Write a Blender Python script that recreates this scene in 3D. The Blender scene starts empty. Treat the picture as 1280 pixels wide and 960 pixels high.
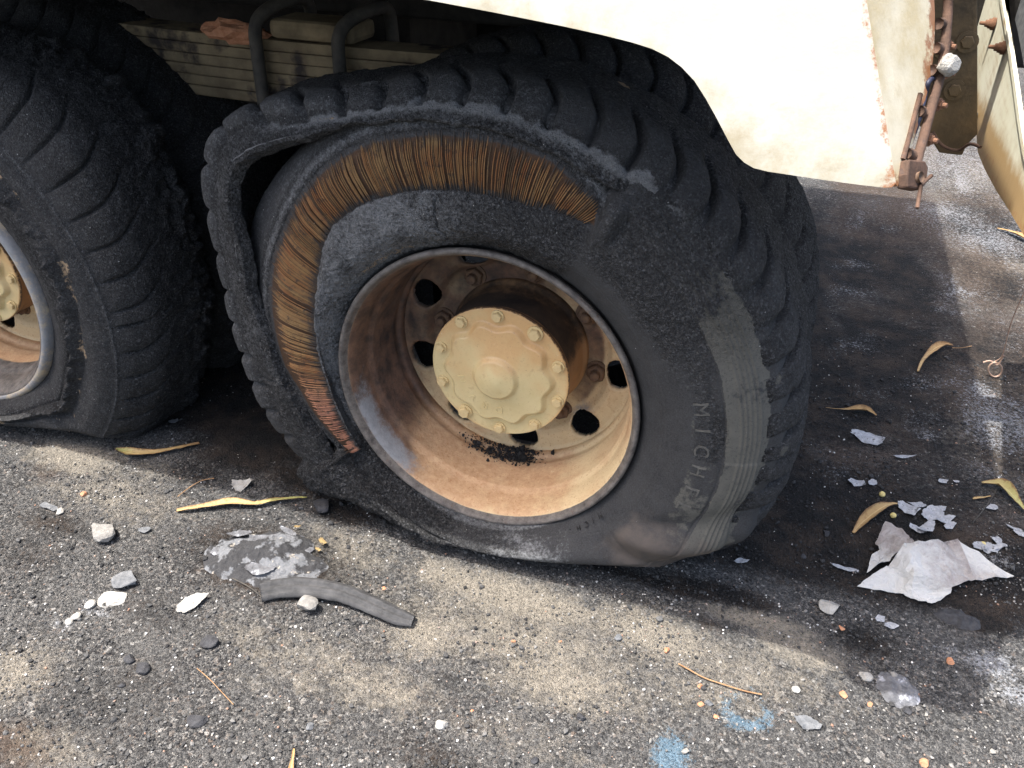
import bpy, bmesh, math, random
import numpy as np
from mathutils import Vector, Matrix
from math import radians, sin, cos, pi

scene = bpy.context.scene
COL = scene.collection
random.seed(7)
RNG = np.random.default_rng(11)

# ------------------------------------------------------------------ camera
CAM = np.array([0.4551, -1.1940, 1.1950])
YAW, PITCH, ROLL, FPX = 0.32189, 0.56698, 0.02188, 1052.06
_f = np.array([-sin(YAW) * cos(PITCH), cos(YAW) * cos(PITCH), -sin(PITCH)])
_r = np.cross(_f, [0, 0, 1.0]); _r /= np.linalg.norm(_r)
_u = np.cross(_r, _f)
CR = cos(ROLL) * _r + sin(ROLL) * _u
CU = -sin(ROLL) * _r + cos(ROLL) * _u
cd = bpy.data.cameras.new("camera")
cam = bpy.data.objects.new("camera", cd); COL.objects.link(cam)
cd.sensor_fit = 'HORIZONTAL'; cd.sensor_width = 36.0
cd.lens = FPX / 1280.0 * 36.0
cd.clip_start = 0.02; cd.clip_end = 500
cam.matrix_world = Matrix(((CR[0], CU[0], -_f[0], CAM[0]), (CR[1], CU[1], -_f[1], CAM[1]),
                           (CR[2], CU[2], -_f[2], CAM[2]), (0, 0, 0, 1)))
scene.camera = cam

# ------------------------------------------------------------------ light
SUN = Vector((-0.34, -0.11, 0.93)).normalized()
sun_el = math.asin(SUN.z); sun_az = math.atan2(SUN.x, SUN.y)
w = bpy.data.worlds.new("World"); scene.world = w; w.use_nodes = True
nt = w.node_tree; nt.nodes.clear()
sky = nt.nodes.new('ShaderNodeTexSky'); sky.sky_type = 'NISHITA'; sky.sun_disc = False
sky.sun_elevation = sun_el; sky.sun_rotation = sun_az
sky.air_density = 1.0; sky.dust_density = 6.0; sky.ozone_density = 0.6
bg = nt.nodes.new('ShaderNodeBackground'); bg.inputs['Strength'].default_value = 0.15
wo = nt.nodes.new('ShaderNodeOutputWorld')
nt.links.new(sky.outputs[0], bg.inputs[0]); nt.links.new(bg.outputs[0], wo.inputs[0])
sd = bpy.data.lights.new("sun", 'SUN'); sd.energy = 2.7; sd.angle = radians(0.6); sd.color = (1.0, 0.97, 0.93)
sun = bpy.data.objects.new("sun", sd); COL.objects.link(sun)
sun.rotation_euler = SUN.to_track_quat('Z', 'Y').to_euler()
scene.view_settings.view_transform = 'Standard'
scene.view_settings.look = 'None'
scene.view_settings.exposure = 1.68
scene.view_settings.gamma = 1.0
scene.view_settings.use_curve_mapping = False

# ------------------------------------------------------------------ calibrated measuring: photograph pixel -> point on a real plane
def ray(px, py):
    return _f + CR * ((px - 640) / FPX) - CU * ((py - 480) / FPX)
def at_z(px, py, z=0.0):
    d = ray(px, py); return CAM + d * ((z - CAM[2]) / d[2])
def at_y(px, py, y):
    d = ray(px, py); return CAM + d * ((y - CAM[1]) / d[1])
def at_x(px, py, x):
    d = ray(px, py); return CAM + d * ((x - CAM[0]) / d[0])
def at_plane(px, py, p0, n):
    d = ray(px, py); n = np.array(n); return CAM + d * (np.dot(np.array(p0) - CAM, n) / np.dot(d, n))

# ------------------------------------------------------------------ numpy noise
def _hash(i, j, k, seed):
    h = (i.astype(np.int64) * 374761393 + j.astype(np.int64) * 668265263 + k.astype(np.int64) * 2147483647 + seed * 974711) & 0xffffffff
    h = ((h ^ (h >> 13)) * 1274126177) & 0xffffffff
    h = ((h ^ (h >> 16)) * 2246822519) & 0xffffffff
    return ((h ^ (h >> 15)) & 0xffffff) / 16777216.0
def vnoise(P, seed=0):
    P = np.asarray(P, float); I = np.floor(P).astype(np.int64); F = P - I
    F = F * F * (3 - 2 * F); r = 0.0
    for a in (0, 1):
        wa = F[..., 0] if a else 1 - F[..., 0]
        for b in (0, 1):
            wb = F[..., 1] if b else 1 - F[..., 1]
            for c in (0, 1):
                wc = F[..., 2] if c else 1 - F[..., 2]
                r = r + wa * wb * wc * _hash(I[..., 0] + a, I[..., 1] + b, I[..., 2] + c, seed)
    return r * 2 - 1
def fbm(P, scale, octv=4, seed=0, gain=0.5):
    P = np.asarray(P, float) * scale; s = 0; a = 1; t = 0
    for o in range(octv):
        s = s + a * vnoise(P + 17.3 * o, seed + o); t += a; a *= gain; P = P * 2.03
    return s / t
def sstep(a, b, x):
    t = np.clip((x - a) / (b - a), 0, 1); return t * t * (3 - 2 * t)
def gauss(x, w): return np.exp(-(x / w) ** 2)

# ------------------------------------------------------------------ object helpers
def tag(o, label=None, cat=None, group=None, kind=None):
    if label: o['label'] = label
    if cat: o['category'] = cat
    if group: o['group'] = group
    if kind: o['kind'] = kind
    return o
def empty(name, loc=(0, 0, 0), parent=None):
    o = bpy.data.objects.new(name, None); COL.objects.link(o); o.location = loc; o.empty_display_size = 0.05
    if parent is not None: o.parent = parent
    return o
def link(name, me, mat=None, parent=None, loc=(0, 0, 0)):
    o = bpy.data.objects.new(name, me); COL.objects.link(o); o.location = loc
    if parent is not None: o.parent = parent
    if mat is not None and not me.materials: me.materials.append(mat)
    return o
def raw_mesh(name, V, faces, smooth=True, attrs=None):
    """faces: int array (n,3) or (n,4)"""
    V = np.asarray(V, np.float32).reshape(-1, 3); F = np.asarray(faces, np.int32)
    me = bpy.data.meshes.new(name); n, k = F.shape
    me.vertices.add(len(V)); me.vertices.foreach_set('co', V.ravel())
    me.loops.add(n * k); me.loops.foreach_set('vertex_index', F.ravel())
    me.polygons.add(n); me.polygons.foreach_set('loop_start', np.arange(0, n * k, k, dtype=np.int32))
    me.polygons.foreach_set('loop_total', np.full(n, k, np.int32))
    me.update(calc_edges=True)
    me.polygons.foreach_set('use_smooth', np.full(n, smooth, bool))
    for a, d in (attrs or {}).items():
        t = me.attributes.new(a, 'FLOAT', 'POINT'); t.data.foreach_set('value', np.asarray(d, np.float32).ravel())
    me.update(); return me
def grid_faces(n, m, wrap_u=False, wrap_v=False, flip=False):
    iu = np.arange(n if wrap_u else n - 1); iv = np.arange(m if wrap_v else m - 1)
    a, b = np.meshgrid(iu, iv, indexing='ij'); a2 = (a + 1) % n; b2 = (b + 1) % m
    F = np.stack([a * m + b, a2 * m + b, a2 * m + b2, a * m + b2], -1).reshape(-1, 4)
    return F[:, ::-1] if flip else F
def bm_mesh(bm, name, smooth=False):
    me = bpy.data.meshes.new(name); bm.to_mesh(me); bm.free()
    if smooth: me.polygons.foreach_set('use_smooth', np.full(len(me.polygons), True, bool))
    return me
def box_bm(cx, cy, cz, sx, sy, sz, bev=0.003):
    bm = bmesh.new(); bmesh.ops.create_cube(bm, size=1)
    for v in bm.verts: v.co = (cx + v.co.x * sx, cy + v.co.y * sy, cz + v.co.z * sz)
    if bev: bmesh.ops.bevel(bm, geom=bm.edges[:], offset=bev, segments=2, affect='EDGES', profile=0.5)
    return bm
def tube_mesh(name, pts, rad, seg=10, caps=True, closed=False):
    P = [Vector(p) for p in pts]; n = len(P)
    R = rad if hasattr(rad, '__len__') else [rad] * n
    V = []; prev = None
    for i in range(n):
        if closed: t = P[(i + 1) % n] - P[i - 1]
        else: t = P[min(i + 1, n - 1)] - P[max(i - 1, 0)]
        t.normalize()
        if prev is None:
            a = Vector((0, 0, 1)) if abs(t.z) < 0.9 else Vector((1, 0, 0)); u = t.cross(a).normalized()
        else: u = (prev - t * prev.dot(t)).normalized()
        prev = u; v = t.cross(u)
        for k in range(seg):
            q = 2 * pi * k / seg; V.append(P[i] + (u * cos(q) + v * sin(q)) * R[i])
    F = grid_faces(n, seg, closed, True).tolist()
    me = bpy.data.meshes.new(name)
    if caps and not closed: F += [list(range(seg))[::-1], [(n - 1) * seg + k for k in range(seg)]]
    me.from_pydata([tuple(v) for v in V], [], [tuple(f) for f in F]); me.update()
    me.polygons.foreach_set('use_smooth', np.full(len(me.polygons), True, bool)); return me
def spline(pts, n):
    P = np.array(pts, float); k = len(P); t = np.linspace(0, k - 1, n); i = np.clip(t.astype(int), 0, k - 2); f = (t - i)[:, None]
    p0 = P[np.clip(i - 1, 0, k - 1)]; p1 = P[i]; p2 = P[i + 1]; p3 = P[np.clip(i + 2, 0, k - 1)]
    return 0.5 * (2 * p1 + (p2 - p0) * f + (2 * p0 - 5 * p1 + 4 * p2 - p3) * f ** 2 + (3 * p1 - p0 - 3 * p2 + p3) * f ** 3)
def prism(name, pts, off, bev=0.0015, parent=None, mat=None):
    """a flat outline given its real thickness by the vector off"""
    bm = bmesh.new(); vs = [bm.verts.new(tuple(p)) for p in pts]; f = bm.faces.new(vs)
    r = bmesh.ops.extrude_face_region(bm, geom=[f])
    for v in r['geom']:
        if isinstance(v, bmesh.types.BMVert): v.co += Vector(off)
    bmesh.ops.recalc_face_normals(bm, faces=bm.faces[:])
    if bev: bmesh.ops.bevel(bm, geom=[e for e in bm.edges if e.calc_face_angle(0) > 0.6], offset=bev, segments=2, affect='EDGES', profile=0.5)
    bmesh.ops.triangulate(bm, faces=[f for f in bm.faces if len(f.verts) > 4])
    return link(name, bm_mesh(bm, name), mat, parent)

# ------------------------------------------------------------------ material helpers
class MT:
    def __init__(s, name, rough=0.8, spec=0.3, metal=0.0):
        s.m = bpy.data.materials.new(name); s.m.use_nodes = True; s.t = s.m.node_tree
        s.b = s.t.nodes['Principled BSDF']; s.b.inputs['Roughness'].default_value = rough
        s.b.inputs['Specular IOR Level'].default_value = spec; s.b.inputs['Metallic'].default_value = metal
        s.co = s.t.nodes.new('ShaderNodeTexCoord').outputs['Object']; s.h = None
    def n(s, typ, **kw):
        x = s.t.nodes.new(typ)
        for k, v in kw.items(): setattr(x, k, v)
        return x
    def put(s, sock, v):
        if hasattr(v, 'is_linked') or isinstance(v, bpy.types.NodeSocket): s.t.links.new(v, sock)
        else: sock.default_value = v if not (hasattr(v, '__len__') and len(v) == 3 and sock.type == 'RGBA') else (*v, 1)
    def attr(s, name): return s.n('ShaderNodeAttribute', attribute_name=name).outputs['Fac']
    def noise(s, scale, det=4, rough=0.55, out='Fac', vec=None):
        x = s.n('ShaderNodeTexNoise'); x.inputs['Scale'].default_value = scale; x.inputs['Detail'].default_value = det
        x.inputs['Roughness'].default_value = rough; s.t.links.new(vec or s.co, x.inputs['Vector']); return x.outputs[out]
    def voro(s, scale, out='Distance', feature='F1', vec=None):
        x = s.n('ShaderNodeTexVoronoi', feature=feature); x.inputs['Scale'].default_value = scale
        s.t.links.new(vec or s.co, x.inputs['Vector']); return x.outputs[out]
    def ramp(s, fac, stops, interp='LINEAR'):
        x = s.n('ShaderNodeValToRGB'); cr = x.color_ramp; cr.interpolation = interp
        while len(cr.elements) < len(stops): cr.elements.new(0.5)
        for e, (p, c) in zip(cr.elements, stops):
            e.position = p; e.color = (c, c, c, 1) if not hasattr(c, '__len__') else (*c, 1)
        s.t.links.new(fac, x.inputs[0]); return x.outputs[0]
    def mix(s, f, a, b, mode='MIX'):
        x = s.n('ShaderNodeMix', data_type='RGBA', blend_type=mode); s.put(x.inputs[0], f)
        s.put(x.inputs[6], a); s.put(x.inputs[7], b); return x.outputs[2]
    def math(s, op, a, b=0.0, c=None):
        x = s.n('ShaderNodeMath', operation=op); s.put(x.inputs[0], a); s.put(x.inputs[1], b)
        if c is not None: s.put(x.inputs[2], c)
        return x.outputs[0]
    def mask(s, a, noise, soft=0.12, k=0.9):
        """a 0..1 mask with its edge broken up by noise"""
        v = s.math('ADD', a, s.math('MULTIPLY', s.math('SUBTRACT', noise, 0.5), k))
        x = s.n('ShaderNodeMapRange', interpolation_type='SMOOTHSTEP'); s.put(x.inputs[0], v)
        x.inputs[1].default_value = 0.5 - soft; x.inputs[2].default_value = 0.5 + soft; return x.outputs[0]
    def bump(s, height, dist, strength=1.0):
        x = s.n('ShaderNodeBump'); x.inputs['Strength'].default_value = strength; x.inputs['Distance'].default_value = dist
        s.put(x.inputs['Height'], height)
        if s.h is not None: s.t.links.new(s.h, x.inputs['Normal'])
        s.h = x.outputs[0]; s.t.links.new(s.h, s.b.inputs['Normal'])
    def color(s, c): s.put(s.b.inputs['Base Color'], c)
    def rough(s, r): s.put(s.b.inputs['Roughness'], r)

def simple(name, c1, c2, scale=30, rough=0.75, spec=0.3, metal=0.0, bump=0.001, bscale=200, spots=None):
    m = MT(name, rough, spec, metal)
    c = m.mix(m.ramp(m.noise(scale, 6, 0.65), [(0.3, 0.0), (0.7, 1.0)]), c1, c2)
    if spots: c = m.mix(m.ramp(m.noise(spots[1], 5, 0.6), [(spots[2], 0.0), (spots[2] + 0.08, 1.0)]), c, spots[0])
    m.color(c)
    if bump: m.bump(m.noise(bscale, 5, 0.6), bump, 0.8)
    return m.m

# burnt rubber: masks ash / mud / tan / brown are real deposits stored on the mesh
def rubber_material(name, fine=1.0):
    m = MT(name, 0.82, 0.28)
    base = m.mix(m.ramp(m.noise(22, 6, 0.65), [(0.3, 0.0), (0.72, 1.0)]), (0.0165, 0.0161, 0.0152), (0.0385, 0.0375, 0.0355))
    grain = m.noise(420, 3, 0.6)
    base = m.mix(m.ramp(grain, [(0.35, 0.0), (0.75, 0.55)]), base, (0.085, 0.088, 0.095))
    gs = m.n('ShaderNodeSeparateColor'); m.t.links.new(m.voro(340, 'Color'), gs.inputs[0])
    pit = m.ramp(gs.outputs[0], [(0.0, 0.25), (0.45, 0.75), (0.8, 1.25), (0.95, 1.9), (1.0, 2.8)])
    base = m.mix(m.math('MINIMUM', m.math('MULTIPLY', m.attr('char'), 1.4), 1.0), base, m.mix(1.0, base, pit, 'MULTIPLY'))
    ash = m.mix(m.noise(260, 4, 0.7), (0.10, 0.103, 0.107), (0.26, 0.265, 0.265))
    c = m.mix(m.mask(m.attr('ash'), m.noise(170, 6, 0.75), 0.25, 1.3), base, ash)
    mud = m.mix(m.noise(60, 5, 0.6), (0.072, 0.070, 0.061), (0.118, 0.113, 0.096))
    mud = m.mix(m.ramp(m.noise(210, 5, 0.75), [(0.54, 0.0), (0.64, 0.8)]), mud, (0.05, 0.05, 0.047))
    c = m.mix(m.mask(m.attr('mud'), m.noise(90, 6, 0.7), 0.10, 0.9), c, mud)
    c = m.mix(m.mask(m.attr('brown'), m.noise(35, 5, 0.6), 0.3, 0.8), c, (0.088, 0.074, 0.064))
    c = m.mix(m.mask(m.attr('tan'), m.noise(120, 5, 0.7), 0.08, 1.0), c, (0.33, 0.24, 0.15))
    c = m.mix(m.mask(m.attr('rustband'), m.noise(50, 6, 0.75), 0.2, 0.8), c, m.mix(m.noise(90, 5, 0.7), (0.028, 0.02, 0.015), (0.09, 0.045, 0.02)))
    sp = m.math('MULTIPLY', m.ramp(m.voro(85), [(0.05, 1.0), (0.085, 0.0)]), m.ramp(m.voro(85, 'Color'), [(0.80, 0.0), (0.82, 1.0)]))
    c = m.mix(sp, c, (0.5, 0.49, 0.46))
    m.color(c)
    char = m.attr('char')
    m.bump(m.math('MULTIPLY', m.noise(170, 6, 0.72), char), 0.009 * fine, 1.0)
    m.bump(m.math('MULTIPLY', m.voro(400), m.math('ADD', char, 0.02)), 0.0050 * fine, 1.0)
    m.bump(m.math('MULTIPLY', m.noise(620, 3, 0.6), m.math('ADD', char, 0.12)), 0.0022 * fine, 0.9)
    m.rough(m.ramp(grain, [(0.3, 0.72), (0.7, 0.95)]))
    return m.m
M_RUBBER = rubber_material('burnt_rubber')

def rim_material():
    m = MT('scorched_rim_paint', 0.62, 0.35)
    n1 = m.noise(14, 6, 0.65); n2 = m.noise(70, 6, 0.7)
    cream = m.mix(n2, (0.56, 0.41, 0.22), (0.66, 0.52, 0.31))
    rust = m.mix(m.ramp(n2, [(0.3, 0.0), (0.7, 1.0)]), (0.40, 0.225, 0.115), (0.58, 0.39, 0.22))
    c = m.mix(m.mask(m.attr('rust'), n1, 0.3, 1.2), cream, rust)
    c = m.mix(m.ramp(m.noise(190, 5, 0.75), [(0.56, 0.0), (0.66, 0.65)]), c, (0.30, 0.12, 0.05))
    c = m.mix(m.ramp(m.noise(34, 7, 0.8), [(0.55, 0.0), (0.68, 0.5)]), c, (0.40, 0.20, 0.10))
    c = m.mix(m.ramp(m.noise(60, 6, 0.8), [(0.63, 0.0), (0.70, 0.55)]), c, (0.70, 0.58, 0.38))
    soot = m.mix(m.ramp(m.noise(28, 6, 0.65), [(0.35, 0.0), (0.68, 1.0)]), (0.045, 0.033, 0.028), (0.17, 0.095, 0.06))
    c = m.mix(m.mask(m.attr('soot'), m.noise(16, 6, 0.7), 0.42, 0.9), c, soot)
    met = m.mix(n2, (0.13, 0.132, 0.136), (0.34, 0.345, 0.35))
    c = m.mix(m.mask(m.attr('bare'), m.noise(38, 8, 0.85), 0.34, 1.9), c, met)
    edge = m.mix(m.ramp(m.noise(40, 6, 0.75), [(0.35, 0.0), (0.65, 1.0)]), (0.055, 0.048, 0.043), (0.175, 0.155, 0.135))
    edge = m.mix(m.ramp(m.noise(220, 4, 0.8), [(0.64, 0.0), (0.72, 0.6)]), edge, (0.34, 0.33, 0.32))
    edge = m.mix(m.ramp(m.noise(90, 6, 0.8), [(0.58, 0.0), (0.66, 0.5)]), edge, (0.16, 0.085, 0.05))
    c = m.mix(m.mask(m.attr('edge'), n2, 0.15, 0.5), c, edge)
    m.color(c); m.rough(m.ramp(n2, [(0.3, 0.5), (0.7, 0.8)]))
    m.bump(m.noise(160, 6, 0.7), 0.0012, 0.8)
    m.bump(m.noise(40, 4, 0.6), 0.0016, 0.6)
    return m.m
M_RIM = rim_material()

def cap_material():
    m = MT('tan_hub_paint', 0.40, 0.5)
    n1 = m.noise(26, 6, 0.7); n2 = m.noise(160, 5, 0.7)
    c = m.mix(m.ramp(n1, [(0.35, 0.0), (0.7, 1.0)]), (0.58, 0.45, 0.22), (0.65, 0.53, 0.28))
    c = m.mix(m.mask(m.attr('rust'), n1, 0.4, 0.9), c, m.mix(n2, (0.52, 0.30, 0.125), (0.62, 0.40, 0.18)))
    c = m.mix(m.ramp(m.noise(60, 6, 0.75), [(0.66, 0.0), (0.71, 0.7)]), c, (0.66, 0.60, 0.44))
    c = m.mix(m.ramp(m.noise(230, 4, 0.7), [(0.60, 0.0), (0.70, 0.6)]), c, (0.33, 0.20, 0.10))
    c = m.mix(m.ramp(m.noise(48, 7, 0.8), [(0.58, 0.0), (0.66, 0.45)]), c, (0.42, 0.27, 0.13))
    c = m.mix(m.mask(m.attr('chip'), m.noise(110, 6, 0.75), 0.1, 1.2), c, (0.10, 0.06, 0.035))
    m.color(c); m.bump(n2, 0.0006, 0.7); m.bump(m.noise(30, 4), 0.0015, 0.5)
    return m.m
M_CAP = cap_material()

def hub_material():
    m = MT('sooty_hub_steel', 0.7, 0.3)
    n1 = m.noise(20, 6, 0.7)
    c = m.mix(m.ramp(n1, [(0.35, 0.0), (0.7, 1.0)]), (0.018, 0.016, 0.015), (0.065, 0.045, 0.032))
    c = m.mix(m.mask(m.attr('rust'), m.noise(30, 6, 0.7), 0.3, 1.0), c, (0.34, 0.20, 0.10))
    m.color(c); m.bump(m.noise(180, 5, 0.7), 0.001, 0.8)
    return m.m
M_HUB = hub_material()
M_NUT = simple('scorched_nut', (0.07, 0.045, 0.032), (0.20, 0.12, 0.07), 60, 0.7, 0.3, 0.0, 0.0008, 300)

def cord_material():
    m = MT('rusted_steel_cord', 0.75, 0.3)
    r = m.attr('rnd'); t = m.attr('along')
    c = m.ramp(r, [(0.0, (0.18, 0.062, 0.020)), (0.3, (0.24, 0.12, 0.048)), (0.6, (0.19, 0.078, 0.026)), (0.85, (0.10, 0.06, 0.03)), (1.0, (0.04, 0.03, 0.022))])
    c = m.mix(m.ramp(m.noise(16, 5, 0.7), [(0.40, 0.0), (0.66, 1.0)]), c, (0.24, 0.145, 0.06))
    c = m.mix(m.attr('pink'), c, (0.33, 0.145, 0.095))
    c = m.mix(m.mask(t, m.noise(45, 6, 0.75), 0.2, 1.0), c, (0.045, 0.038, 0.033))
    c = m.mix(m.ramp(m.noise(75, 6, 0.8), [(0.54, 0.0), (0.64, 0.9)]), c, (0.05, 0.038, 0.03))
    m.color(c); m.bump(m.noise(500, 3), 0.0005, 0.6)
    return m.m
M_CORD = cord_material()

def paint_material(name, base, base2, rustc, streak=True, dirt=(0.45, 0.36, 0.2)):
    m = MT(name, 0.5, 0.4)
    n = m.noise(9, 6, 0.65); n2 = m.noise(70, 6, 0.75)
    c = m.mix(m.ramp(n, [(0.3, 0.0), (0.75, 1.0)]), base, base2)
    c = m.mix(m.mask(m.attr('dirt'), m.noise(28, 6, 0.75), 0.4, 1.2), c, dirt)
    c = m.mix(m.mask(m.attr('rust'), m.noise(55, 6, 0.75), 0.12, 1.3), c, m.mix(n2, rustc, (0.36, 0.18, 0.08)))
    c = m.mix(m.ramp(m.noise(240, 4, 0.7), [(0.68, 0.0), (0.74, 0.6)]), c, (0.35, 0.25, 0.13))
    m.color(c); m.bump(n2, 0.0008, 0.6); m.bump(m.noise(7, 3), 0.006, 0.4)
    return m.m
M_FENDER = paint_material('cream_white_paint', (0.46, 0.445, 0.365), (0.54, 0.525, 0.455), (0.24, 0.09, 0.04), dirt=(0.33, 0.285, 0.185))
M_RETURN = paint_material('shade_warmed_cream_paint', (0.56, 0.50, 0.35), (0.66, 0.60, 0.45), (0.20, 0.085, 0.04), dirt=(0.46, 0.37, 0.20))  # fender paint warmed and lightened in colour to offset the blue shade there
M_PANEL = paint_material('grimy_cream_paint', (0.62, 0.60, 0.45), (0.72, 0.70, 0.56), (0.26, 0.13, 0.055), dirt=(0.36, 0.24, 0.11))
M_RUST = simple('rusty_steel', (0.060, 0.040, 0.030), (0.135, 0.080, 0.055), 50, 0.85, 0.2, 0.0, 0.0012, 220, ((0.08, 0.055, 0.045), 90, 0.58))
M_RUSTO = simple('orange_rusty_steel', (0.14, 0.068, 0.038), (0.24, 0.13, 0.08), 80, 0.85, 0.2, 0.0, 0.0012, 300)
M_DARK = simple('sooty_underbody', (0.018, 0.017, 0.016), (0.05, 0.045, 0.04), 14, 0.85, 0.2, 0.0, 0.002, 90)
M_SPRING = simple('sooty_spring_paint', (0.12, 0.092, 0.058), (0.30, 0.235, 0.14), 12, 0.8, 0.2, 0.0, 0.0015, 160, ((0.05, 0.04, 0.035), 9, 0.52))
M_BOLT = simple('sooty_round_bar', (0.03, 0.028, 0.026), (0.09, 0.08, 0.065), 30, 0.7, 0.3, 0.0, 0.001, 200)
M_CRUST = simple('orange_corroded_crust', (0.40, 0.17, 0.09), (0.58, 0.30, 0.18), 60, 0.9, 0.1, 0.0, 0.003, 150)
M_PLATE = simple('oily_brown_plate', (0.035, 0.028, 0.018), (0.14, 0.095, 0.045), 11, 0.7, 0.3, 0.0, 0.002, 90)
M_CHAR = simple('black_char', (0.012, 0.012, 0.012), (0.04, 0.038, 0.036), 150, 0.9, 0.2, 0.0, 0.002, 350)
M_STRIP = simple('charred_rubber_strip', (0.026, 0.0265, 0.0275), (0.075, 0.075, 0.076), 40, 0.8, 0.25, 0.0, 0.001, 300)
M_WHITE = simple('white_ash_plaster', (0.23, 0.22, 0.195), (0.40, 0.392, 0.365), 60, 0.9, 0.15, 0.0, 0.003, 170, ((0.20, 0.18, 0.15), 110, 0.60))
M_SLATE = simple('grey_slag', (0.07, 0.075, 0.08), (0.17, 0.175, 0.18), 80, 0.85, 0.25, 0.0, 0.0015, 220)
M_STONE = simple('grey_stone', (0.14, 0.135, 0.125), (0.27, 0.26, 0.24), 90, 0.9, 0.2, 0.0, 0.0015, 220)
M_CLINK = simple('black_clinker', (0.018, 0.018, 0.02), (0.055, 0.056, 0.06), 80, 0.8, 0.3, 0.0, 0.002, 220)
M_BRICK = simple('orange_crumb', (0.34, 0.15, 0.08), (0.46, 0.25, 0.15), 100, 0.9, 0.15, 0.0, 0.001, 300)
M_FLAKE = simple('pale_ash_flake', (0.20, 0.205, 0.212), (0.42, 0.432, 0.452), 70, 0.9, 0.15, 0.0, 0.0015, 220, ((0.12, 0.12, 0.12), 90, 0.58))
M_GREYASH = simple('mottled_grey_ash', (0.06, 0.06, 0.063), (0.17, 0.174, 0.184), 55, 0.9, 0.15, 0.0, 0.003, 160, ((0.40, 0.41, 0.44), 38, 0.58))
M_TWIG = simple('dry_brown_twig', (0.22, 0.12, 0.06), (0.38, 0.24, 0.13), 60, 0.85, 0.2, 0.0, 0.0004, 300)
M_WIRE = simple('copper_wire', (0.36, 0.21, 0.14), (0.55, 0.38, 0.28), 90, 0.5, 0.5, 0.3, 0.0, 1)
M_CABLE = simple('blue_black_cable', (0.01, 0.011, 0.02), (0.03, 0.035, 0.07), 60, 0.5, 0.4, 0.0, 0.0, 1)
M_SCRAP = simple('half_burnt_leaf', (0.13, 0.085, 0.04), (0.34, 0.25, 0.11), 60, 0.8, 0.2, 0.0, 0.001, 200, ((0.04, 0.035, 0.03), 50, 0.55))
M_SEED = simple('yellow_seed', (0.50, 0.40, 0.14), (0.60, 0.50, 0.22), 100, 0.6, 0.3, 0.0, 0.0004, 300)

# ================================================================== GROUND
BLOBS = {}   # deposits lying on the ground: (photo px, photo py, radius in metres along x, along y, strength)
def blob_field(name, X, Y):
    s = np.zeros_like(X)
    for (px, py, rx, ry, k) in BLOBS[name]:
        c = at_z(px, py); s = np.maximum(s, k * np.exp(-((X - c[0]) / rx) ** 2 - ((Y - c[1]) / ry) ** 2))
    return s
BLOBS['sand'] = [(650, 790, .30, .11, .62), (900, 830, .25, .09, .55), (400, 830, .25, .10, .45), (150, 620, .25, .10, .50),(640, 745, .20, .055, 1), (820, 790, .15, .06, .9), (940, 770, .10, .035, .95), (530, 790, .10, .07, .75), (700, 850, .16, .07, .75), (1000, 810, .12, .06, .75),
                 (90, 570, .14, .06, .9), (200, 590, .10, .05, .55), (420, 690, .14, .09, .7), (560, 720, .10, .05, .8), (480, 860, .12, .06, .6), (20, 840, .09, .07, .75),
                 (60, 930, .11, .05, .6), (1225, 345, .45, .36, .62), (1160, 300, .2, .3, .5), (1190, 205, .5, .9, .55), (1190, 540, .10, .12, .55), (640, 920, .2, .05, .35), (880, 860, .16, .07, .5), (300, 790, .10, .05, .45)]
BLOBS['soot'] = [(1130, 400, .25, .25, .75), (1240, 440, .35, .25, .70), (1180, 600, .18, .14, .8), (1090, 480, .2, .3, 1), (1230, 250, .5, .7, .50), (1240, 540, .2, .2, .6),(430, 640, .10, .05, .8), (300, 575, .16, .06, .8), (385, 600, .12, .06, .9), (330, 700, .20, .10, .85), (470, 640, .10, .04, .7), (890, 780, .07, .025, .5), (560, 850, .05, .03, .42), (120, 880, .18, .10, .40), (200, 760, .16, .08, .40), (30, 690, .12, .07, .45), (540, 945, .14, .05, .45), (1080, 800, .08, .05, .7),(330, 545, .20, .16, 1), (250, 590, .10, .07, .55), (430, 625, .16, .06, .7), (960, 690, .17, .06, 1), (1030, 600, .16, .16, 1), (1060, 420, .2, .5, 1), (1030, 300, .2, .6, .9), (1130, 470, .2, .14, .6),
                 (1220, 770, .08, .05, 1), (900, 740, .12, .03, 1), (1060, 720, .10, .05, .9), (330, 690, .13, .07, .9), (70, 655, .13, .05, .55), (180, 850, .16, .07, .38), (850, 735, .16, .02, .8), (760, 708, .2, .02, .7)]
BLOBS['ash'] = [(1240, 830, .07, .05, .62), (1190, 815, .05, .03, .5), (1280, 870, .07, .04, .62), (1190, 770, .05, .03, .48), (1250, 700, .05, .03, .5), (1180, 265, .25, .3, .50), (1240, 300, .3, .3, .50), (1200, 205, .5, .9, .46), (1080, 545, .05, .03, .5), (120, 760, .06, .03, .5), (330, 680, .06, .04, .55), (80, 780, .06, .03, .42)]
BLOBS['brown'] = [(1200, 480, .3, .25, 1), (1240, 560, .2, .16, .9), (1200, 350, .4, .3, .9), (1250, 250, .4, .5, .7), (1230, 640, .1, .06, .6), (20, 930, .1, .06, .7), (60, 590, .07, .04, .5), (1250, 760, .07, .05, .5), (560, 880, .15, .06, .35)]

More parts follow.
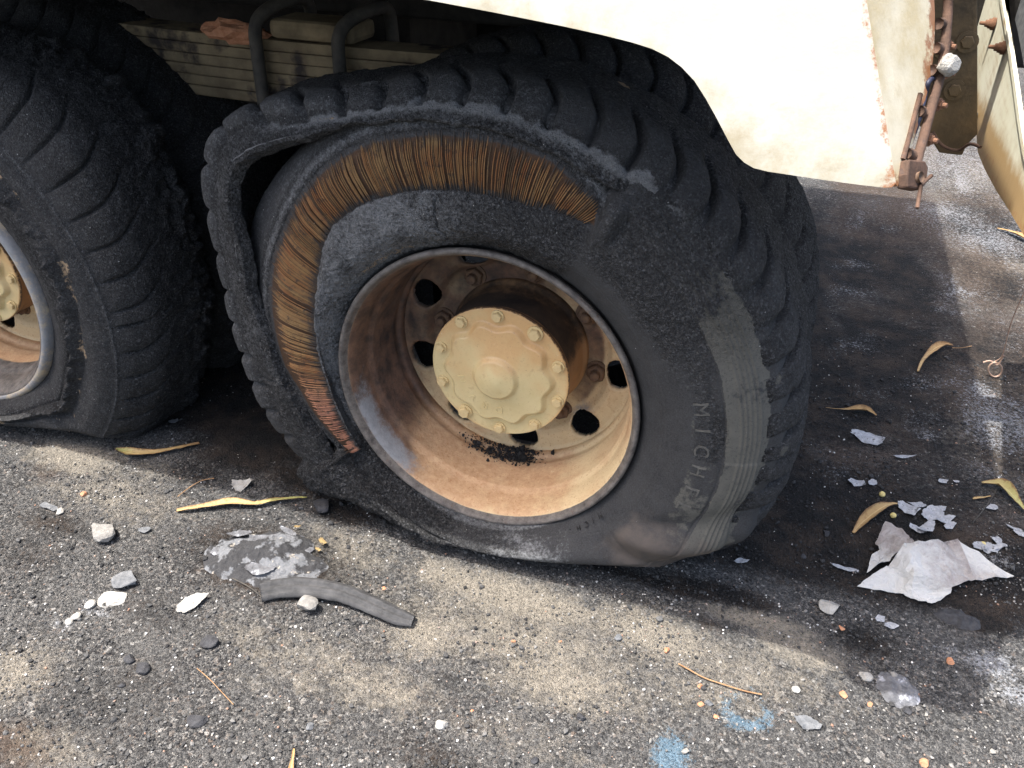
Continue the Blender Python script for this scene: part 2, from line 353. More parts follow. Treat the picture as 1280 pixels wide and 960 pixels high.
def ground_h(x, y):
    P = np.stack([x, y, 0 * x], -1)
    h = 0.0055 * fbm(P, 5.0, 3, 3) + 0.0022 * fbm(P, 40, 3, 9)
    far = np.hypot(x, y)
    return h * sstep(6, 3, far) - 0.003
def build_ground():
    xs = np.concatenate([-1.75 - np.geomspace(0.01, 60, 46)[::-1], np.arange(-1.75, 1.751, 0.006), 1.75 + np.geomspace(0.01, 60, 46)])
    ys = np.concatenate([-0.80 - np.geomspace(0.01, 60, 46)[::-1], np.arange(-0.80, 1.30, 0.0052), 1.30 + np.geomspace(0.01, 60, 60)])
    X, Y = np.meshgrid(xs, ys, indexing='ij')
    Z = ground_h(X, Y); P = np.stack([X, Y, 0 * X], -1)
    near = sstep(3.5, 2.0, np.hypot(X, Y))
    Z = Z + near * 0.0016 * np.clip(fbm(P, 170, 2, 21) + 0.15, 0, 1)
    for (px, py, rx, ry, hh) in [(330, 545, .16, .12, .012), (335, 690, .11, .06, .006), (1210, 770, .09, .05, .006)]:
        c = at_z(px, py); Z = Z + hh * np.exp(-((X - c[0]) / rx) ** 2 - ((Y - c[1]) / ry) ** 2)
    A = {k: blob_field(k, X, Y) for k in ('sand', 'soot', 'ash', 'brown')}
    # soot and a darker tone all round the tyres, under the truck
    A['soot'] = np.maximum(A['soot'], 0.95 * sstep(0.02, 0.16, Y - 0.02) * sstep(1.25, 0.85, X + 0.14 * fbm(P, 3, 2, 4)) * sstep(2.6, 1.8, Y))
    A['sand'] = A['sand'] * (1 - 0.8 * A['soot'])
    A['brown'] = A['brown'] * (1 - 0.5 * A['soot'])
    # old blue paint marks: a broken ring and a patch
    reg = sstep(.80, 1.15, X + .1 * fbm(P, 4, 2, 70)) * sstep(.35, .7, Y) * sstep(6, 4, Y)
    reg0 = sstep(.50, .7, X) * sstep(.10, .3, Y) * sstep(4, 3, Y)
    A['soot'] = A['soot'] * (1 - reg0 * np.clip(.20 + .9 * fbm(P, 5, 5, 90), 0, .75))
    A['brown'] = np.maximum(A['brown'], reg0 * (.55 + .5 * fbm(P, 5, 4, 91)))
    A['ash'] = np.maximum(A['ash'], reg0 * (.14 + .50 * fbm(P, 8, 5, 92)))
    A['ash'] = np.maximum(A['ash'], reg * (.30 + .55 * fbm(P, 6, 5, 71)))
    A['sand'] = np.maximum(A['sand'], reg * (.45 + .75 * fbm(P, 4, 4, 78)))
    A['soot'] = np.maximum(A['soot'], reg * (.46 + .85 * fbm(P, 3.5, 5, 77)))
    c = at_z(932, 885); d = np.hypot((X - c[0]), (Y - c[1]) * 1.0); ang = np.arctan2(Y - c[1], X - c[0])
    ring = gauss(d - 0.034 - .010 * fbm(P, 25, 3, 71), 0.015) * (.62 + .25 * np.sin(ang + 4.0) + .5 * fbm(P, 30, 3, 73))
    c2 = at_z(838, 942); ring = np.maximum(ring, 0.85 * np.exp(-((X - c2[0]) / 0.035) ** 2 - ((Y - c2[1]) / 0.045) ** 2))
    A['blue'] = ring
    V = np.stack([X, Y, Z], -1)
    me = raw_mesh('ground', V, grid_faces(len(xs), len(ys)), True, A)
    m = MT('charred_asphalt', 0.9, 0.2)
    cell = m.n('ShaderNodeTexVoronoi'); cell.inputs['Scale'].default_value = 200; m.t.links.new(m.co, cell.inputs['Vector'])
    cell2 = m.n('ShaderNodeTexVoronoi'); cell2.inputs['Scale'].default_value = 440; m.t.links.new(m.co, cell2.inputs['Vector'])
    sx = m.n('ShaderNodeSeparateColor'); m.t.links.new(cell.outputs['Color'], sx.inputs[0])
    sx2 = m.n('ShaderNodeSeparateColor'); m.t.links.new(cell2.outputs['Color'], sx2.inputs[0])
    big = m.noise(6, 6, 0.6); mid = m.noise(40, 6, 0.7); finen = m.noise(300, 4, 0.7)
    chips = m.ramp(sx.outputs[0], [(0.0, (0.012, 0.012, 0.013)), (0.35, (0.036, 0.036, 0.036)), (0.60, (0.082, 0.082, 0.081)), (0.82, (0.17, 0.167, 0.158)), (0.92, (0.13, 0.10, 0.08)), (1.0, (0.42, 0.41, 0.385))])
    chips2 = m.ramp(sx2.outputs[0], [(0.0, (0.018, 0.018, 0.018)), (0.4, (0.052, 0.052, 0.052)), (0.8, (0.118, 0.116, 0.111)), (1.0, (0.25, 0.24, 0.22))])
    c = m.mix(m.ramp(mid, [(0.38, 0.0), (0.62, 1.0)]), chips, chips2)
    c = m.mix(m.ramp(big, [(0.40, 0.0), (0.7, 0.5)]), c, m.mix(finen, (0.06, 0.06, 0.059), (0.165, 0.162, 0.153)))
    sand = m.mix(finen, (0.13, 0.117, 0.094), (0.38, 0.34, 0.275))
    sand = m.mix(m.ramp(m.noise(190, 3, 0.7), [(0.60, 0.0), (0.66, 0.85)]), sand, (0.07, 0.065, 0.06))
    c = m.mix(m.math('MULTIPLY', m.mask(m.attr('sand'), m.noise(34, 8, 0.8), 0.36, 1.7), .9), c, sand)
    brown = m.mix(finen, (0.035, 0.023, 0.016), (0.11, 0.072, 0.048))
    c = m.mix(m.math('MULTIPLY', m.mask(m.attr('brown'), mid, 0.3, 1.1), 0.8), c, brown)
    soot = m.mix(m.ramp(finen, [(0.45, 0.0), (0.75, 1.0)]), (0.008, 0.008, 0.008), (0.042, 0.038, 0.035))
    soot = m.mix(m.ramp(m.noise(9, 6, 0.7), [(0.45, 0.0), (0.65, 0.8)]), soot, m.mix(finen, (0.022, 0.016, 0.012), (0.095, 0.070, 0.052)))
    c = m.mix(m.mask(m.math('MULTIPLY', m.attr('soot'), 1.12), m.noise(80, 8, 0.85), 0.30, 1.9), c, soot)
    c = m.mix(m.math('MULTIPLY', m.mask(m.attr('ash'), m.noise(120, 7, 0.85), 0.10, 1.9), .85), c, m.mix(finen, (0.19, 0.197, 0.207), (0.43, 0.44, 0.455)))
    c = m.mix(m.math('MULTIPLY', m.mask(m.attr('blue'), m.noise(130, 7, 0.85), 0.16, 2.4), .62), c, m.mix(finen, (0.09, 0.17, 0.235), (0.16, 0.27, 0.36)))
    sp = m.math('MULTIPLY', m.ramp(m.voro(120), [(0.11, 1.0), (0.16, 0.0)]), m.ramp(m.voro(120, 'Color'), [(0.84, 0.0), (0.86, 1.0)]))
    c = m.mix(sp, c, (0.50, 0.48, 0.43))
    m.color(c)
    m.bump(m.ramp(cell.outputs['Distance'], [(0.0, 1.0), (0.6, 0.0)]), 0.006, 0.9)
    m.bump(finen, 0.005, 0.9)
    m.bump(m.ramp(cell2.outputs['Distance'], [(0.0, 1.0), (0.6, 0.0)]), 0.002, 0.7)
    o = link('ground', me, m.m); tag(o, kind='structure')
    o['label'] = 'charred asphalt ground with sand, soot and ash'
    return o
build_ground()

def ico(sub=1):
    bm = bmesh.new(); bmesh.ops.create_icosphere(bm, subdivisions=sub, radius=1)
    V = np.array([v.co[:] for v in bm.verts]); F = np.array([[v.index for v in f.verts] for f in bm.faces]); bm.free(); return V, F
ICO1 = ico(1); ICO3 = ico(3)

def build_gravel():
    N = 52000
    x = RNG.uniform(-1.5, 1.55, N * 3); y = RNG.uniform(-0.78, 1.25, N * 3)
    dist = np.hypot(np.hypot(x - CAM[0], y - CAM[1]), 1.1)
    q = np.stack([x, y, np.zeros_like(x)], -1) - CAM
    dep = q @ _f; u = 640 + FPX * (q @ CR) / dep; v = 480 - FPX * (q @ CU) / dep
    ok = (u > -60) & (u < 1340) & (v > -20) & (v < 1010)
    clump = fbm(np.stack([x, y, 0 * x], -1), 9, 3, 40)
    sand = blob_field('sand', x, y)
    prob = np.clip(0.62 + 0.9 * clump - 0.35 * sand, 0.08, 1) * np.clip(1.75 - dist * 0.55, 0.25, 1)
    ok &= RNG.random(len(x)) < prob
    x = x[ok][:N]; y = y[ok][:N]; n = len(x)
    V0, F0 = ICO1
    r = np.clip(RNG.lognormal(math.log(0.00125), 0.55, n), 0.0005, 0.0062)
    tone = RNG.random(n); r = np.where(tone > .89, np.minimum(r, .0024), r)
    S = V0[None] * (1 + RNG.uniform(-0.32, 0.32, (n, len(V0), 1)))
    sc = RNG.uniform(0.65, 1.25, (n, 1, 3)); sc[..., 2] *= 0.75
    S = S * sc * r[:, None, None]
    a = RNG.uniform(0, 2 * pi, n); ca, sa = np.cos(a)[:, None], np.sin(a)[:, None]
    X = S[..., 0] * ca - S[..., 1] * sa + x[:, None]; Y = S[..., 0] * sa + S[..., 1] * ca + y[:, None]
    Z = S[..., 2] + (ground_h(x, y) + r * 0.35 + 0.0008)[:, None]
    V = np.stack([X, Y, Z], -1); F = (F0[None] + (np.arange(n) * len(V0))[:, None, None]).reshape(-1, 3)
    soot = np.clip(blob_field('soot', x, y) + 0.95 * (y > 0.08) * (x < 0.95), 0, 1)  # grit darker under the truck as well
    tone = np.where(tone > 0.90, tone, tone * (1 - 0.75 * soot)) ; tone = np.where((tone > 0.90) & (soot > 0.5) & (RNG.random(n) < 0.6), 0.2, tone)
    me = raw_mesh('gravel', V, F, False, {'tone': np.repeat(tone, len(V0))})
    m = MT('mixed_grit', 0.85, 0.25)
    c = m.ramp(m.attr('tone'), [(0.0, (0.012, 0.012, 0.013)), (0.30, (0.035, 0.035, 0.035)), (0.6, (0.08, 0.08, 0.079)), (0.74, (0.165, 0.161, 0.152)), (0.90, (0.29, 0.275, 0.245)), (0.915, (0.30, 0.16, 0.10)), (0.94, (0.36, 0.35, 0.33)), (1.0, (0.66, 0.65, 0.62))])
    m.color(m.mix(m.ramp(m.noise(500, 3), [(0.4, 0.0), (0.8, 0.6)]), c, (0.10, 0.10, 0.098)))
    o = link('gravel', me, m.m); tag(o, 'loose dark grit and gravel scattered over the asphalt', None, None, 'stuff'); return o
build_gravel()

# ================================================================== TRUCK
truck = empty('burnt_truck', (0, 0, 0))
tag(truck, 'burnt-out cream truck standing on flat charred tyres', 'truck')
ZC = 0.35

def lathe(prof, nth, subdiv=1, th0=0.0):
    prof = np.array(prof, float)
    if subdiv > 1: prof = spline(prof, (len(prof) - 1) * subdiv + 1)
    th = th0 + np.linspace(0, 2 * pi, nth, endpoint=False)
    R = prof[None, :, 0]; Yv = np.repeat(prof[None, :, 1], nth, 0)
    T = th[:, None]
    return np.stack([R * np.cos(T), Yv, R * np.sin(T)], -1), T + 0 * R, R + 0 * T, Yv

# ---------- tyre
PITCH_T = 7.42
def tread_relief(thd, y, yl, depth, seed, crack=False):
    """curved cross grooves between pillow-shaped blocks; y = depth across the tread, yl = where the shoulder starts"""
    yy = np.clip(y - yl, -0.05, 0.30)
    q_ = yy - 0.040; off = 85 * (np.sqrt(q_ * q_ + 0.020 ** 2) + q_) / 2 - 0.4
    q_ = yy - 0.13; off = off - 170 * (np.sqrt(q_ * q_ + 0.020 ** 2) + q_) / 2
    u = (thd - 93.2 - off) / PITCH_T
    fr = u - np.floor(u)                      # 0..1 through a block
    d = np.minimum(fr, 1 - fr) * PITCH_T
    near = np.where(fr < 0.5, fr, fr - 1)
    win = sstep(-0.035, -0.012, yy) * (1 - 0.85 * sstep(0.055, 0.12, yy))
    jit = 0.75 + 0.5 * _hash(np.floor(u + 0.5).astype(int), 0 * np.floor(u).astype(int), 0 * np.floor(u).astype(int), seed)
    if crack:
        return win * (-depth * gauss(near * PITCH_T, 0.36) * jit + 0.0040 * np.sin(pi * fr))
    g = np.exp(-np.where(near < 0, (near * PITCH_T / 0.42) ** 2, (near * PITCH_T / 1.15) ** 2))
    pillow = 0.0050 * np.clip(np.sin(pi * fr), 0, 1) ** 0.7
    return win * (-depth * g * jit + pillow)

def ptab(thd, tab):
    t = np.array(sorted(tab.items()), float)
    return np.interp(thd, np.concatenate([t[:, 0] - 360, t[:, 0], t[:, 0] + 360]), np.tile(t[:, 1], 3))
def prof_grid(th, ctrl, m):
    """ctrl: list of (r(th), y(th)) arrays -> smooth cross-section sampled m times"""
    R = np.stack([np.broadcast_to(c[0], th.shape) for c in ctrl], 1); Y = np.stack([np.broadcast_to(c[1], th.shape) for c in ctrl], 1)
    k = R.shape[1]; t = np.linspace(0, k - 1, m); i = np.clip(t.astype(int), 0, k - 2); f = (t - i)[None]
    def cr(A):
        p0 = A[:, np.clip(i - 1, 0, k - 1)]; p1 = A[:, i]; p2 = A[:, i + 1]; p3 = A[:, np.clip(i + 2, 0, k - 1)]
        m1 = (p2 - p0) * 0.42; m2 = (p3 - p1) * 0.42
        return (2 * f ** 3 - 3 * f ** 2 + 1) * p1 + (f ** 3 - 2 * f ** 2 + f) * m1 + (-2 * f ** 3 + 3 * f ** 2) * p2 + (f ** 3 - f ** 2) * m2
    return cr(R), cr(Y), np.broadcast_to(t[None], (len(th), m))

def squash(th, R, Y, rb=0.283, rt=0.558, tuck=0.055, bulge=0.03):
    """the airless tyre folded flat under the load: radius fitted between rim and ground, side wall pushed out, shoulder tucked under"""
    sn = np.sin(th)[:, None]
    avail = np.where(sn < -0.05, ZC / np.maximum(-sn, 0.05), 9.0)
    k = np.clip((avail - rb) / (rt - rb), 0.2, 1.0)
    k = 1 - (1 - k) * 1.0
    f = np.clip((R - rb) / (rt - rb), 0, 1.2)
    R2 = np.where(R > rb, rb + (R - rb) * k, R)
    Y2 = Y - (1 - k) * bulge * np.exp(-((f - 0.42) / 0.25) ** 2) + (1 - k) * tuck * sstep(0.6, 1.0, f) * sstep(0.2, 0.0, Y)
    return R2, Y2, k

def tyre_norm(X):
    du = np.roll(X, -1, 0) - np.roll(X, 1, 0); dv = np.gradient(X, axis=1)
    n = np.cross(du, dv); return n / np.maximum(np.linalg.norm(n, axis=2, keepdims=True), 1e-9)

def finish_tyre(name, th, R, Y, disp, attrs, parent, off, seed, flip=False):
    T = th[:, None]
    X = np.stack([R * np.cos(T), Y, R * np.sin(T)], -1)
    N = tyre_norm(X)
    out = np.sign((N * np.stack([np.cos(T) + 0 * R, -0.8 + 0 * R, np.sin(T) + 0 * R], -1)).sum(2).mean())
    X = X + N * out * disp[..., None]
    low = X[..., 2] + ZC
    X[..., 2] = np.where(low < 0.001, 0.001 - ZC + 0.0 * low, X[..., 2])
    me = raw_mesh(name, X, grid_faces(len(th), X.shape[1], True, False, flip), True, {k: np.broadcast_to(v, R.shape).astype(np.float32).ravel() for k, v in attrs.items()})
    return link(name, me, M_RUBBER, parent)

def inrange(thd, a, b, s=2.0):
    """soft window a<th<b in degrees"""
    return sstep(a - s, a + s, thd) * (1 - sstep(b - s, b + s, thd))

B_TAB = {62: .408, 65: .409, 70: .407, 77: .397, 86: .395, 94: .398, 104: .399, 111: .401, 121: .403, 130: .400, 137: .386, 144: .365, 161: .335, 172: .322, 184: .310, 195: .305, 215: .302}
C_TAB = {62: .425, 66: .449, 76: .476, 83: .479, 90: .481, 98: .484, 106: .485, 111: .489, 124: .481, 131: .472, 145: .452, 151: .448, 159: .437, 167: .425, 181: .404, 188: .383, 197: .367, 210: .340, 216: .330}
D_TAB = {40: .470, 56: .472, 62: .472, 72: .480, 80: .487, 85: .494, 92: .496, 99: .500, 115: .519, 125: .536, 134: .566, 138: .573, 142: .570, 146: .553, 152: .505, 159: .478, 165: .455, 173: .427, 183: .408, 191: .394, 199: .382, 206: .372, 216: .372, 226: .40, 240: .45, 300: .45, 330: .46}
E_TAB = {0: .500, 14: .502, 30: .508, 38: .509, 56: .507, 67: .508, 76: .513, 88: .523, 95: .523, 115: .535, 123: .562, 129: .588, 133: .610, 137: .622, 142: .615, 146: .603, 150: .585, 154: .568, 158: .55, 162: .530, 170: .508, 179: .492, 187: .472, 200: .458, 208: .455, 216: .458, 226: .475, 240: .495, 300: .495, 318: .515, 334: .490, 342: .490, 350: .495}
T_TAB = {0: .556, 60: .557, 90: .558, 112: .562, 120: .585, 126: .612, 132: .638, 138: .657, 142: .658, 147: .645, 152: .618, 158: .585, 166: .555, 180: .530, 200: .520, 215: .530, 230: .550, 300: .556, 330: .556}

def main_tyre(parent):
    # --- carcass with side wall: intact rubber on the right and bottom, burnt to the cords on the upper left
    n = 1320; thd = np.linspace(0, 360, n, endpoint=False); th = np.radians(thd)
    B, Cc, E = ptab(thd, B_TAB), ptab(thd, C_TAB), ptab(thd, E_TAB)
    burn = inrange(thd, 62.5, 213, 2.0)
    def bl(a, b): return a * burn + b * (1 - burn)
    Es = np.minimum(E, 0.51)
    crest = np.minimum(0.338, (0.286 + B) / 2 + 0.012)
    near_l = sstep(150, 185, thd) * burn                       # bead ring thins out at the left
    ctrl = [(0.266 + 0 * th, 0.05 + 0 * th),
            (bl(.283 - 0 * th, .2845), bl(.030, .024)),
            (bl(.292 + .004 * (1 - near_l), .296), bl(.004 + .008 * near_l, .006)),
            (bl(.300 + (crest - .3) * .5, .316), bl(-.022 + .020 * near_l, -.012)),
            (bl(crest, .342), bl(-.034 + .020 * near_l, -.029)),
            (bl(crest + (B - crest) * .55, .372), bl(-.036 + .014 * near_l, -.041)),
            (bl(B - .004, .400), bl(-.030 + .008 * near_l, -.045)),
            (bl(B + .003, .425), bl(-.0225 + .004 * near_l, -.043)),
            (bl(B + (Cc - B) * .5, .448), bl(-.026, -.038)),
            (bl(Cc, .470), bl(-.018, -.031)),
            (bl(Cc + .010, .488), bl(-.0165, -.022)),
            (bl(Cc + .045, Es), bl(.008, -.011)),
            (bl(np.minimum(Cc + .085, .535), .520), bl(.040, .006)),
            (bl(.530, .530), bl(.09, .05)),
            (.535 + 0 * th, .16 + 0 * th)]
    R, Y, t = prof_grid(th, ctrl, 190)
    R0 = R.copy()
    R, Y, k = squash(th, R, Y)
    T = thd[:, None]; Y = Y + .085 * np.exp(-((T - 317) / 15) ** 2) * sstep(.42, .53, R0)
    P = np.stack([R * np.cos(np.radians(T)), Y, R * np.sin(np.radians(T))], -1)
    b2 = burn[:, None] + 0 * R
    # torn lump at the end of the burnt band, radial fold at the lower right, wrinkles
    lump = np.exp(-((T - 60.8) / 1.6) ** 2 - ((R - .448) / .030) ** 2) * .016 + np.exp(-((T - 60 - (R - .45) * 30) / 2.2) ** 2) * inrange(R, .40, .475, .012) * .004
    tear = -gauss(T - 58.2 - (R - .45) * 20, 0.9) * inrange(R, .42, .47, .01) * .005
    fold = np.exp(-((T - 327 - (R - .38) * 90) / 4.2) ** 2) * sstep(.325, .37, R) * .015 - np.exp(-((T - 334.5 - (R - .38) * 110) / 4.0) ** 2) * sstep(.34, .40, R) * .007
    fold = fold - np.exp(-((T - 318 - (R - .36) * 60) / 2.2) ** 2) * sstep(.32, .35, R) * .006
    fold = fold + (gauss(R0 - .395 - (T - 245) * .0016, .009) * .008 - gauss(R0 - .372 - (T - 245) * .0016, .006) * .008 + fbm(P, 30, 4, 99) * .006) * inrange(T, 214, 262, 7) * sstep(.30, .32, R0)
    ridge = np.zeros_like(R)
    for rr in (.462, .469, .476, .483, .490): ridge = ridge + gauss(R0 - rr, .0017) * .0022
    ridge = ridge + .0016 * sstep(.436, .438, R0) - .002 * gauss(R0 - .437, .0012)
    ridge = ridge * (1 - b2) * inrange(T, 0, 60, 8) + ridge * (1 - b2) * sstep(300, 330, T)
    beadlines = (gauss(R0 - .334, .0012) + gauss(R0 - .341, .0010)) * .0010 * (1 - b2)
    ashn = fbm(P, 38, 4, 5)
    # bubbled skin where the side wall is scorched but still there (upper right and bottom left)
    scorch = (1 - b2) * np.clip(inrange(T, 25, 62, 8) * sstep(.345, .375, R0 + .015 * ashn) + inrange(T, 213, 285, 8) * .9 + inrange(T, -10, 26, 4) * inrange(R0, .392, .43, .008) * .6 + inrange(T, 2, 12, 5) * inrange(R0, .42, .44, .008), 0, 1)
    beadring = b2 * (1 - sstep(-.004, .002, R - B[:, None])) * sstep(.287, .297, R)
    outer = b2 * sstep(-.002, .006, R - Cc[:, None])
    char = np.clip(inrange(T, 210, 258, 8) * .8 + scorch * .55 + beadring * .6 + outer * .45 * inrange(R - Cc[:, None], -.01, .03, .006) + b2 * .12 + .02, 0, 1)
    rough = fbm(P, 60, 4, 8) * .0024 + fbm(P, 180, 3, 18) * .0022
    disp = lump + tear + fold + ridge + beadlines + rough * (char * 1.5 + .05) + beadring * fbm(P, 22, 3, 44) * .003
    crk = gauss((T - 100.0 - fbm(P, 30, 2, 77) * 2.0), 0.22) * inrange(R, .32, .385, .01) * .007 + gauss((T - 262.5), .12) * inrange(R, .30, .335, .01) * .003
    disp = disp - crk
    # grey-white deposits
    ash = beadring * (.34 + .25 * ashn) * inrange(T, 95, 210, 20) + beadring * .22
    ash = np.maximum(ash, b2 * gauss(R - Cc[:, None] - .016, .012) * .50)
    ash = np.maximum(ash, outer * .28)
    ash = np.maximum(ash, (1 - b2) * inrange(T, 272, 306, 12) * inrange(R0, .31, .46, .03) * (.42 + .35 * ashn))
    ash = np.maximum(ash, (1 - b2) * inrange(R, .287, .293, .002) * inrange(T, 240, 300, 5) * .5)
    mudn = fbm(P, 14, 3, 15)
    mud = (1 - b2) * inrange(T - 360 * (T > 180), -32, 44, 7) * sstep(.436, .442, R0 + .004 * ashn) * sstep(.514, .500, R0 + .010 * ashn) * (.66 + .45 * mudn)
    mud = np.maximum(mud, (1 - b2) * inrange(T - 360 * (T > 180), -30, 52, 4) * inrange(R0, .38, .437, .008) * (.38 + .45 * mudn))
    mud = mud * (1 - .75 * scorch * (R0 < .437))
    
    brown = (1 - b2) * inrange(T, 314, 338, 10) * sstep(.310, .37, R0) * (.62 + .3 * ashn)
    
    tanm = b2 * inrange(T, 110, 140, 6) * inrange(R, .298, .312, .004) * .45
    rb_ = b2 * inrange(R, B[:, None] + .006, Cc[:, None] - .004, .006) * .8
    o = finish_tyre('sidewall', th, R, Y, disp, {'rustband': rb_, 'ash': ash, 'mud': mud, 'brown': brown, 'tan': tanm, 'char': char * .8}, parent, 0, 1)
    tag(o, 'sidewall burnt away to the cords on its upper left')

    # --- tread belt: sits on the carcass, its burnt edge curled off on the left
    D, Tt = ptab(thd, D_TAB), ptab(thd, T_TAB)
    lip = inrange(thd, 60, 224, 6)                              # where the torn lip shows
    gap = inrange(thd, 118, 205, 10)
    wav = fbm(np.stack([np.cos(th) * .5, np.sin(th) * .5, 0 * th], -1), 30, 3, 61) * .006 * lip
    D = D + wav; E = E + wav * .3
    ye = -.012 + .010 * gap
    Dl = lip * D + (1 - lip) * (E - .012)
    ylp = lip * (-.024 - .004 * gap) + (1 - lip) * (ye - .001)
    th_l = .010 + .014 * gap
    ctrl = [(lip * (Dl + .05) + (1 - lip) * (E - .004), lip * (.055) + (1 - lip) * .03),
            (lip * (Dl + .018) + (1 - lip) * (E - .010), lip * (ylp + .028) + (1 - lip) * .015),
            (lip * (Dl + .002 - .010 * gap) + (1 - lip) * (E - .014), lip * (ylp + .014 + .006 * gap) + (1 - lip) * .002),
            (Dl, ylp + lip * .003),
            (Dl + lip * .006 + (1 - lip) * .004, ylp - lip * .003 - (1 - lip) * .001),
            (Dl + (E - Dl) * .45, ylp * .6 + ye * .4 - .002),
            (E, ye),
            (E + (Tt - E) * (.42 + .40 * gap), .012 - .004 * gap),
            (E + (Tt - E) * (.76 + .20 * gap), .038 + 0 * th),
            (Tt - .004, .072 + 0 * th), (Tt, .115 + 0 * th), (Tt, .165 + 0 * th), (Tt - .003, .205 + 0 * th),
            (E + (Tt - E) * .72, .243 + 0 * th), (E, .268 + 0 * th), (.45 + 0 * th, .290 + 0 * th), (.37 + 0 * th, .295 + 0 * th), (.288 + 0 * th, .265 + 0 * th), (.266 + 0 * th, .25 + 0 * th)]
    R, Y, t = prof_grid(th, ctrl, 250)
    R, Y, k = squash(th, R, Y)
    T = thd[:, None]; Y = Y + .085 * np.exp(-((T - 317) / 15) ** 2) * (1 - .95 * sstep(6, 14, t))
    P = np.stack([R * np.cos(np.radians(T)), Y, R * np.sin(np.radians(T))], -1)
    tr = sstep(5.6, 6.6, t) * (1 - sstep(13, 14.5, t))
    lipm = lip[:, None] * (1 - sstep(5.9, 6.4, t))
    groove = tread_relief(T, Y, -.005 + 0 * R, .0150, 5) * tr
    groove = groove * (1 - .45 * inrange(T, 135, 225, 12))
    rough = fbm(P, 55, 4, 28) * .0030 + fbm(P, 180, 3, 38) * .0026
    crust = np.clip(fbm(P, 15, 4, 48), 0, 1) * .010 * sstep(8.5, 11, t) * (1 - sstep(12.5, 14, t))
    seam = -gauss(t - 4.75, .10) * .004 * gap[:, None] + gauss(t - 4.35, .10) * .003 * gap[:, None]
    notch = -gauss(T - 176 - fbm(P, 20, 2, 3) * 1.5, .5) * lipm * .006 - gauss(T - 187 - fbm(P, 20, 2, 4) * 2, .5) * lipm * .006
    smw = inrange(T, 60, 214, 14)
    disp = groove * (1 + .35 * (1 - smw)) + rough * (.78 - .46 * smw * sstep(5.8, 6.6, t) * (1 - sstep(8.6, 10, t))) + crust + seam + notch + lipm * fbm(P, 30, 3, 66) * .003
    ashn = fbm(P, 30, 4, 55)
    ash = lipm * (.30 + .2 * ashn) + gauss(t - 5.85 - .9 * ashn, .50) * inrange(T, 50, 128, 10) * (.50 + .75 * ashn)
    ash = np.maximum(ash, gauss(t - 4.5, .16) * inrange(T, 110, 165, 10) * .9)
    ash = np.maximum(ash, .30 * inrange(T, 70, 215, 14) * sstep(5.6, 6.4, t) * (1 - sstep(8, 11, t)))
    tanm = gauss(t - 5.75 - .5 * ashn, .22) * inrange(T, 104, 126, 6) * (.40 + .5 * ashn)
    tanm = np.maximum(tanm, np.exp(-((T - 72) / 2.2) ** 2 - ((t - 11.3) / .35) ** 2) * .75)
    mud = np.exp(-((T - 1.5) / 1.2) ** 2 - ((t - 7.1) / .35) ** 2) * .9 + np.exp(-((T - 17) / 1.2) ** 2 - ((t - 6.6) / .3) ** 2) * .7 + (np.exp(-((T - 344) / 2.2) ** 2 - ((t - 6.6) / .35) ** 2)) * .85 + np.exp(-((T - 332) / 2.6) ** 2 - ((t - 6.6) / .3) ** 2) * .85
    ash = np.maximum(ash, gauss(t - 5.8 - .8 * ashn, .35) * inrange(T, 100, 132, 6) * (.75 + .5 * ashn)) * (1 - .75 * inrange(T, 198, 300, 10))
    ash = np.clip(ash, 0, 1)
    o = finish_tyre('tread', th, R, Y, disp, {'ash': ash, 'mud': mud, 'brown': 0 * R, 'tan': tanm, 'char': .66 + .2 * ashn - (.28 + .18 * smw) * sstep(5.9, 6.7, t) * (1 - sstep(8.4, 10, t))}, parent, 0, 2)
    tag(o, 'charred tread with its torn edge curled outwards')

    # --- bared radial steel cords
    V = []; F = []; A = {'rnd': [], 'along': [], 'pink': []}; nv = 0; ns = 9; q = 5
    a = 63.6
    while a < 213.5:
        a += 0.285 + 0.16 * float(sstep(110, 80, np.array(a))) + 0.02 * RNG.standard_normal()
        if RNG.random() < 0.09: a += 0.22 + 0.3 * RNG.random()
        if RNG.random() < 0.012: a += 0.9
        tilt = 0.05 * RNG.standard_normal() + (0.4 if RNG.random() < .03 else 0)
        b, c = float(ptab(np.array([a]), B_TAB)[0]), float(ptab(np.array([a]), C_TAB)[0])
        if c - b < 0.006: continue
        s = np.linspace(-0.06, 1.04, ns); rr = b + (c - b) * s
        nl = float(sstep(150, 185, np.array(a)))
        yy = -.0295 + .004 * nl + .0080 * (s - .5) ** 2 * 2 + .0012 * RNG.standard_normal() + .009 * sstep(.55, 1.05, s)
        aa = np.radians(a + tilt * (s - .5) * 1.3 - 2.0 * (s - .5) * sstep(90, 62, np.array(a)))
        cx = np.stack([rr * np.cos(aa), yy, rr * np.sin(aa)], -1)
        rad = (0.00092 + .0001 * float(sstep(110, 80, np.array(a)))) * (1 + .08 * RNG.standard_normal())
        for i in range(ns):
            tng = np.array([-np.sin(aa[i]), 0, np.cos(aa[i])])
            for j in range(q):
                w_ = 2 * pi * j / q; V.append(cx[i] + tng * rad * cos(w_) + np.array([0, 1, 0]) * rad * sin(w_))
        rn = RNG.random()
        A['rnd'] += [rn] * ns * q; A['along'] += list(np.repeat(np.clip(np.abs(s - .5) * 2 - .26, 0, 1) * (.75 + .3 * RNG.random()) + (.25 if rn < .16 else 0), q)); A['pink'] += [0.75 * float(sstep(178, 196, np.array(a)))] * ns * q
        F.append(grid_faces(ns, q, False, True) + nv); nv += ns * q
    me = raw_mesh('steel_cords', np.array(V), np.concatenate(F), True, A)
    o = link('steel_cords', me, M_CORD, parent); tag(o, 'bared rusty radial cords', None, None, 'stuff')

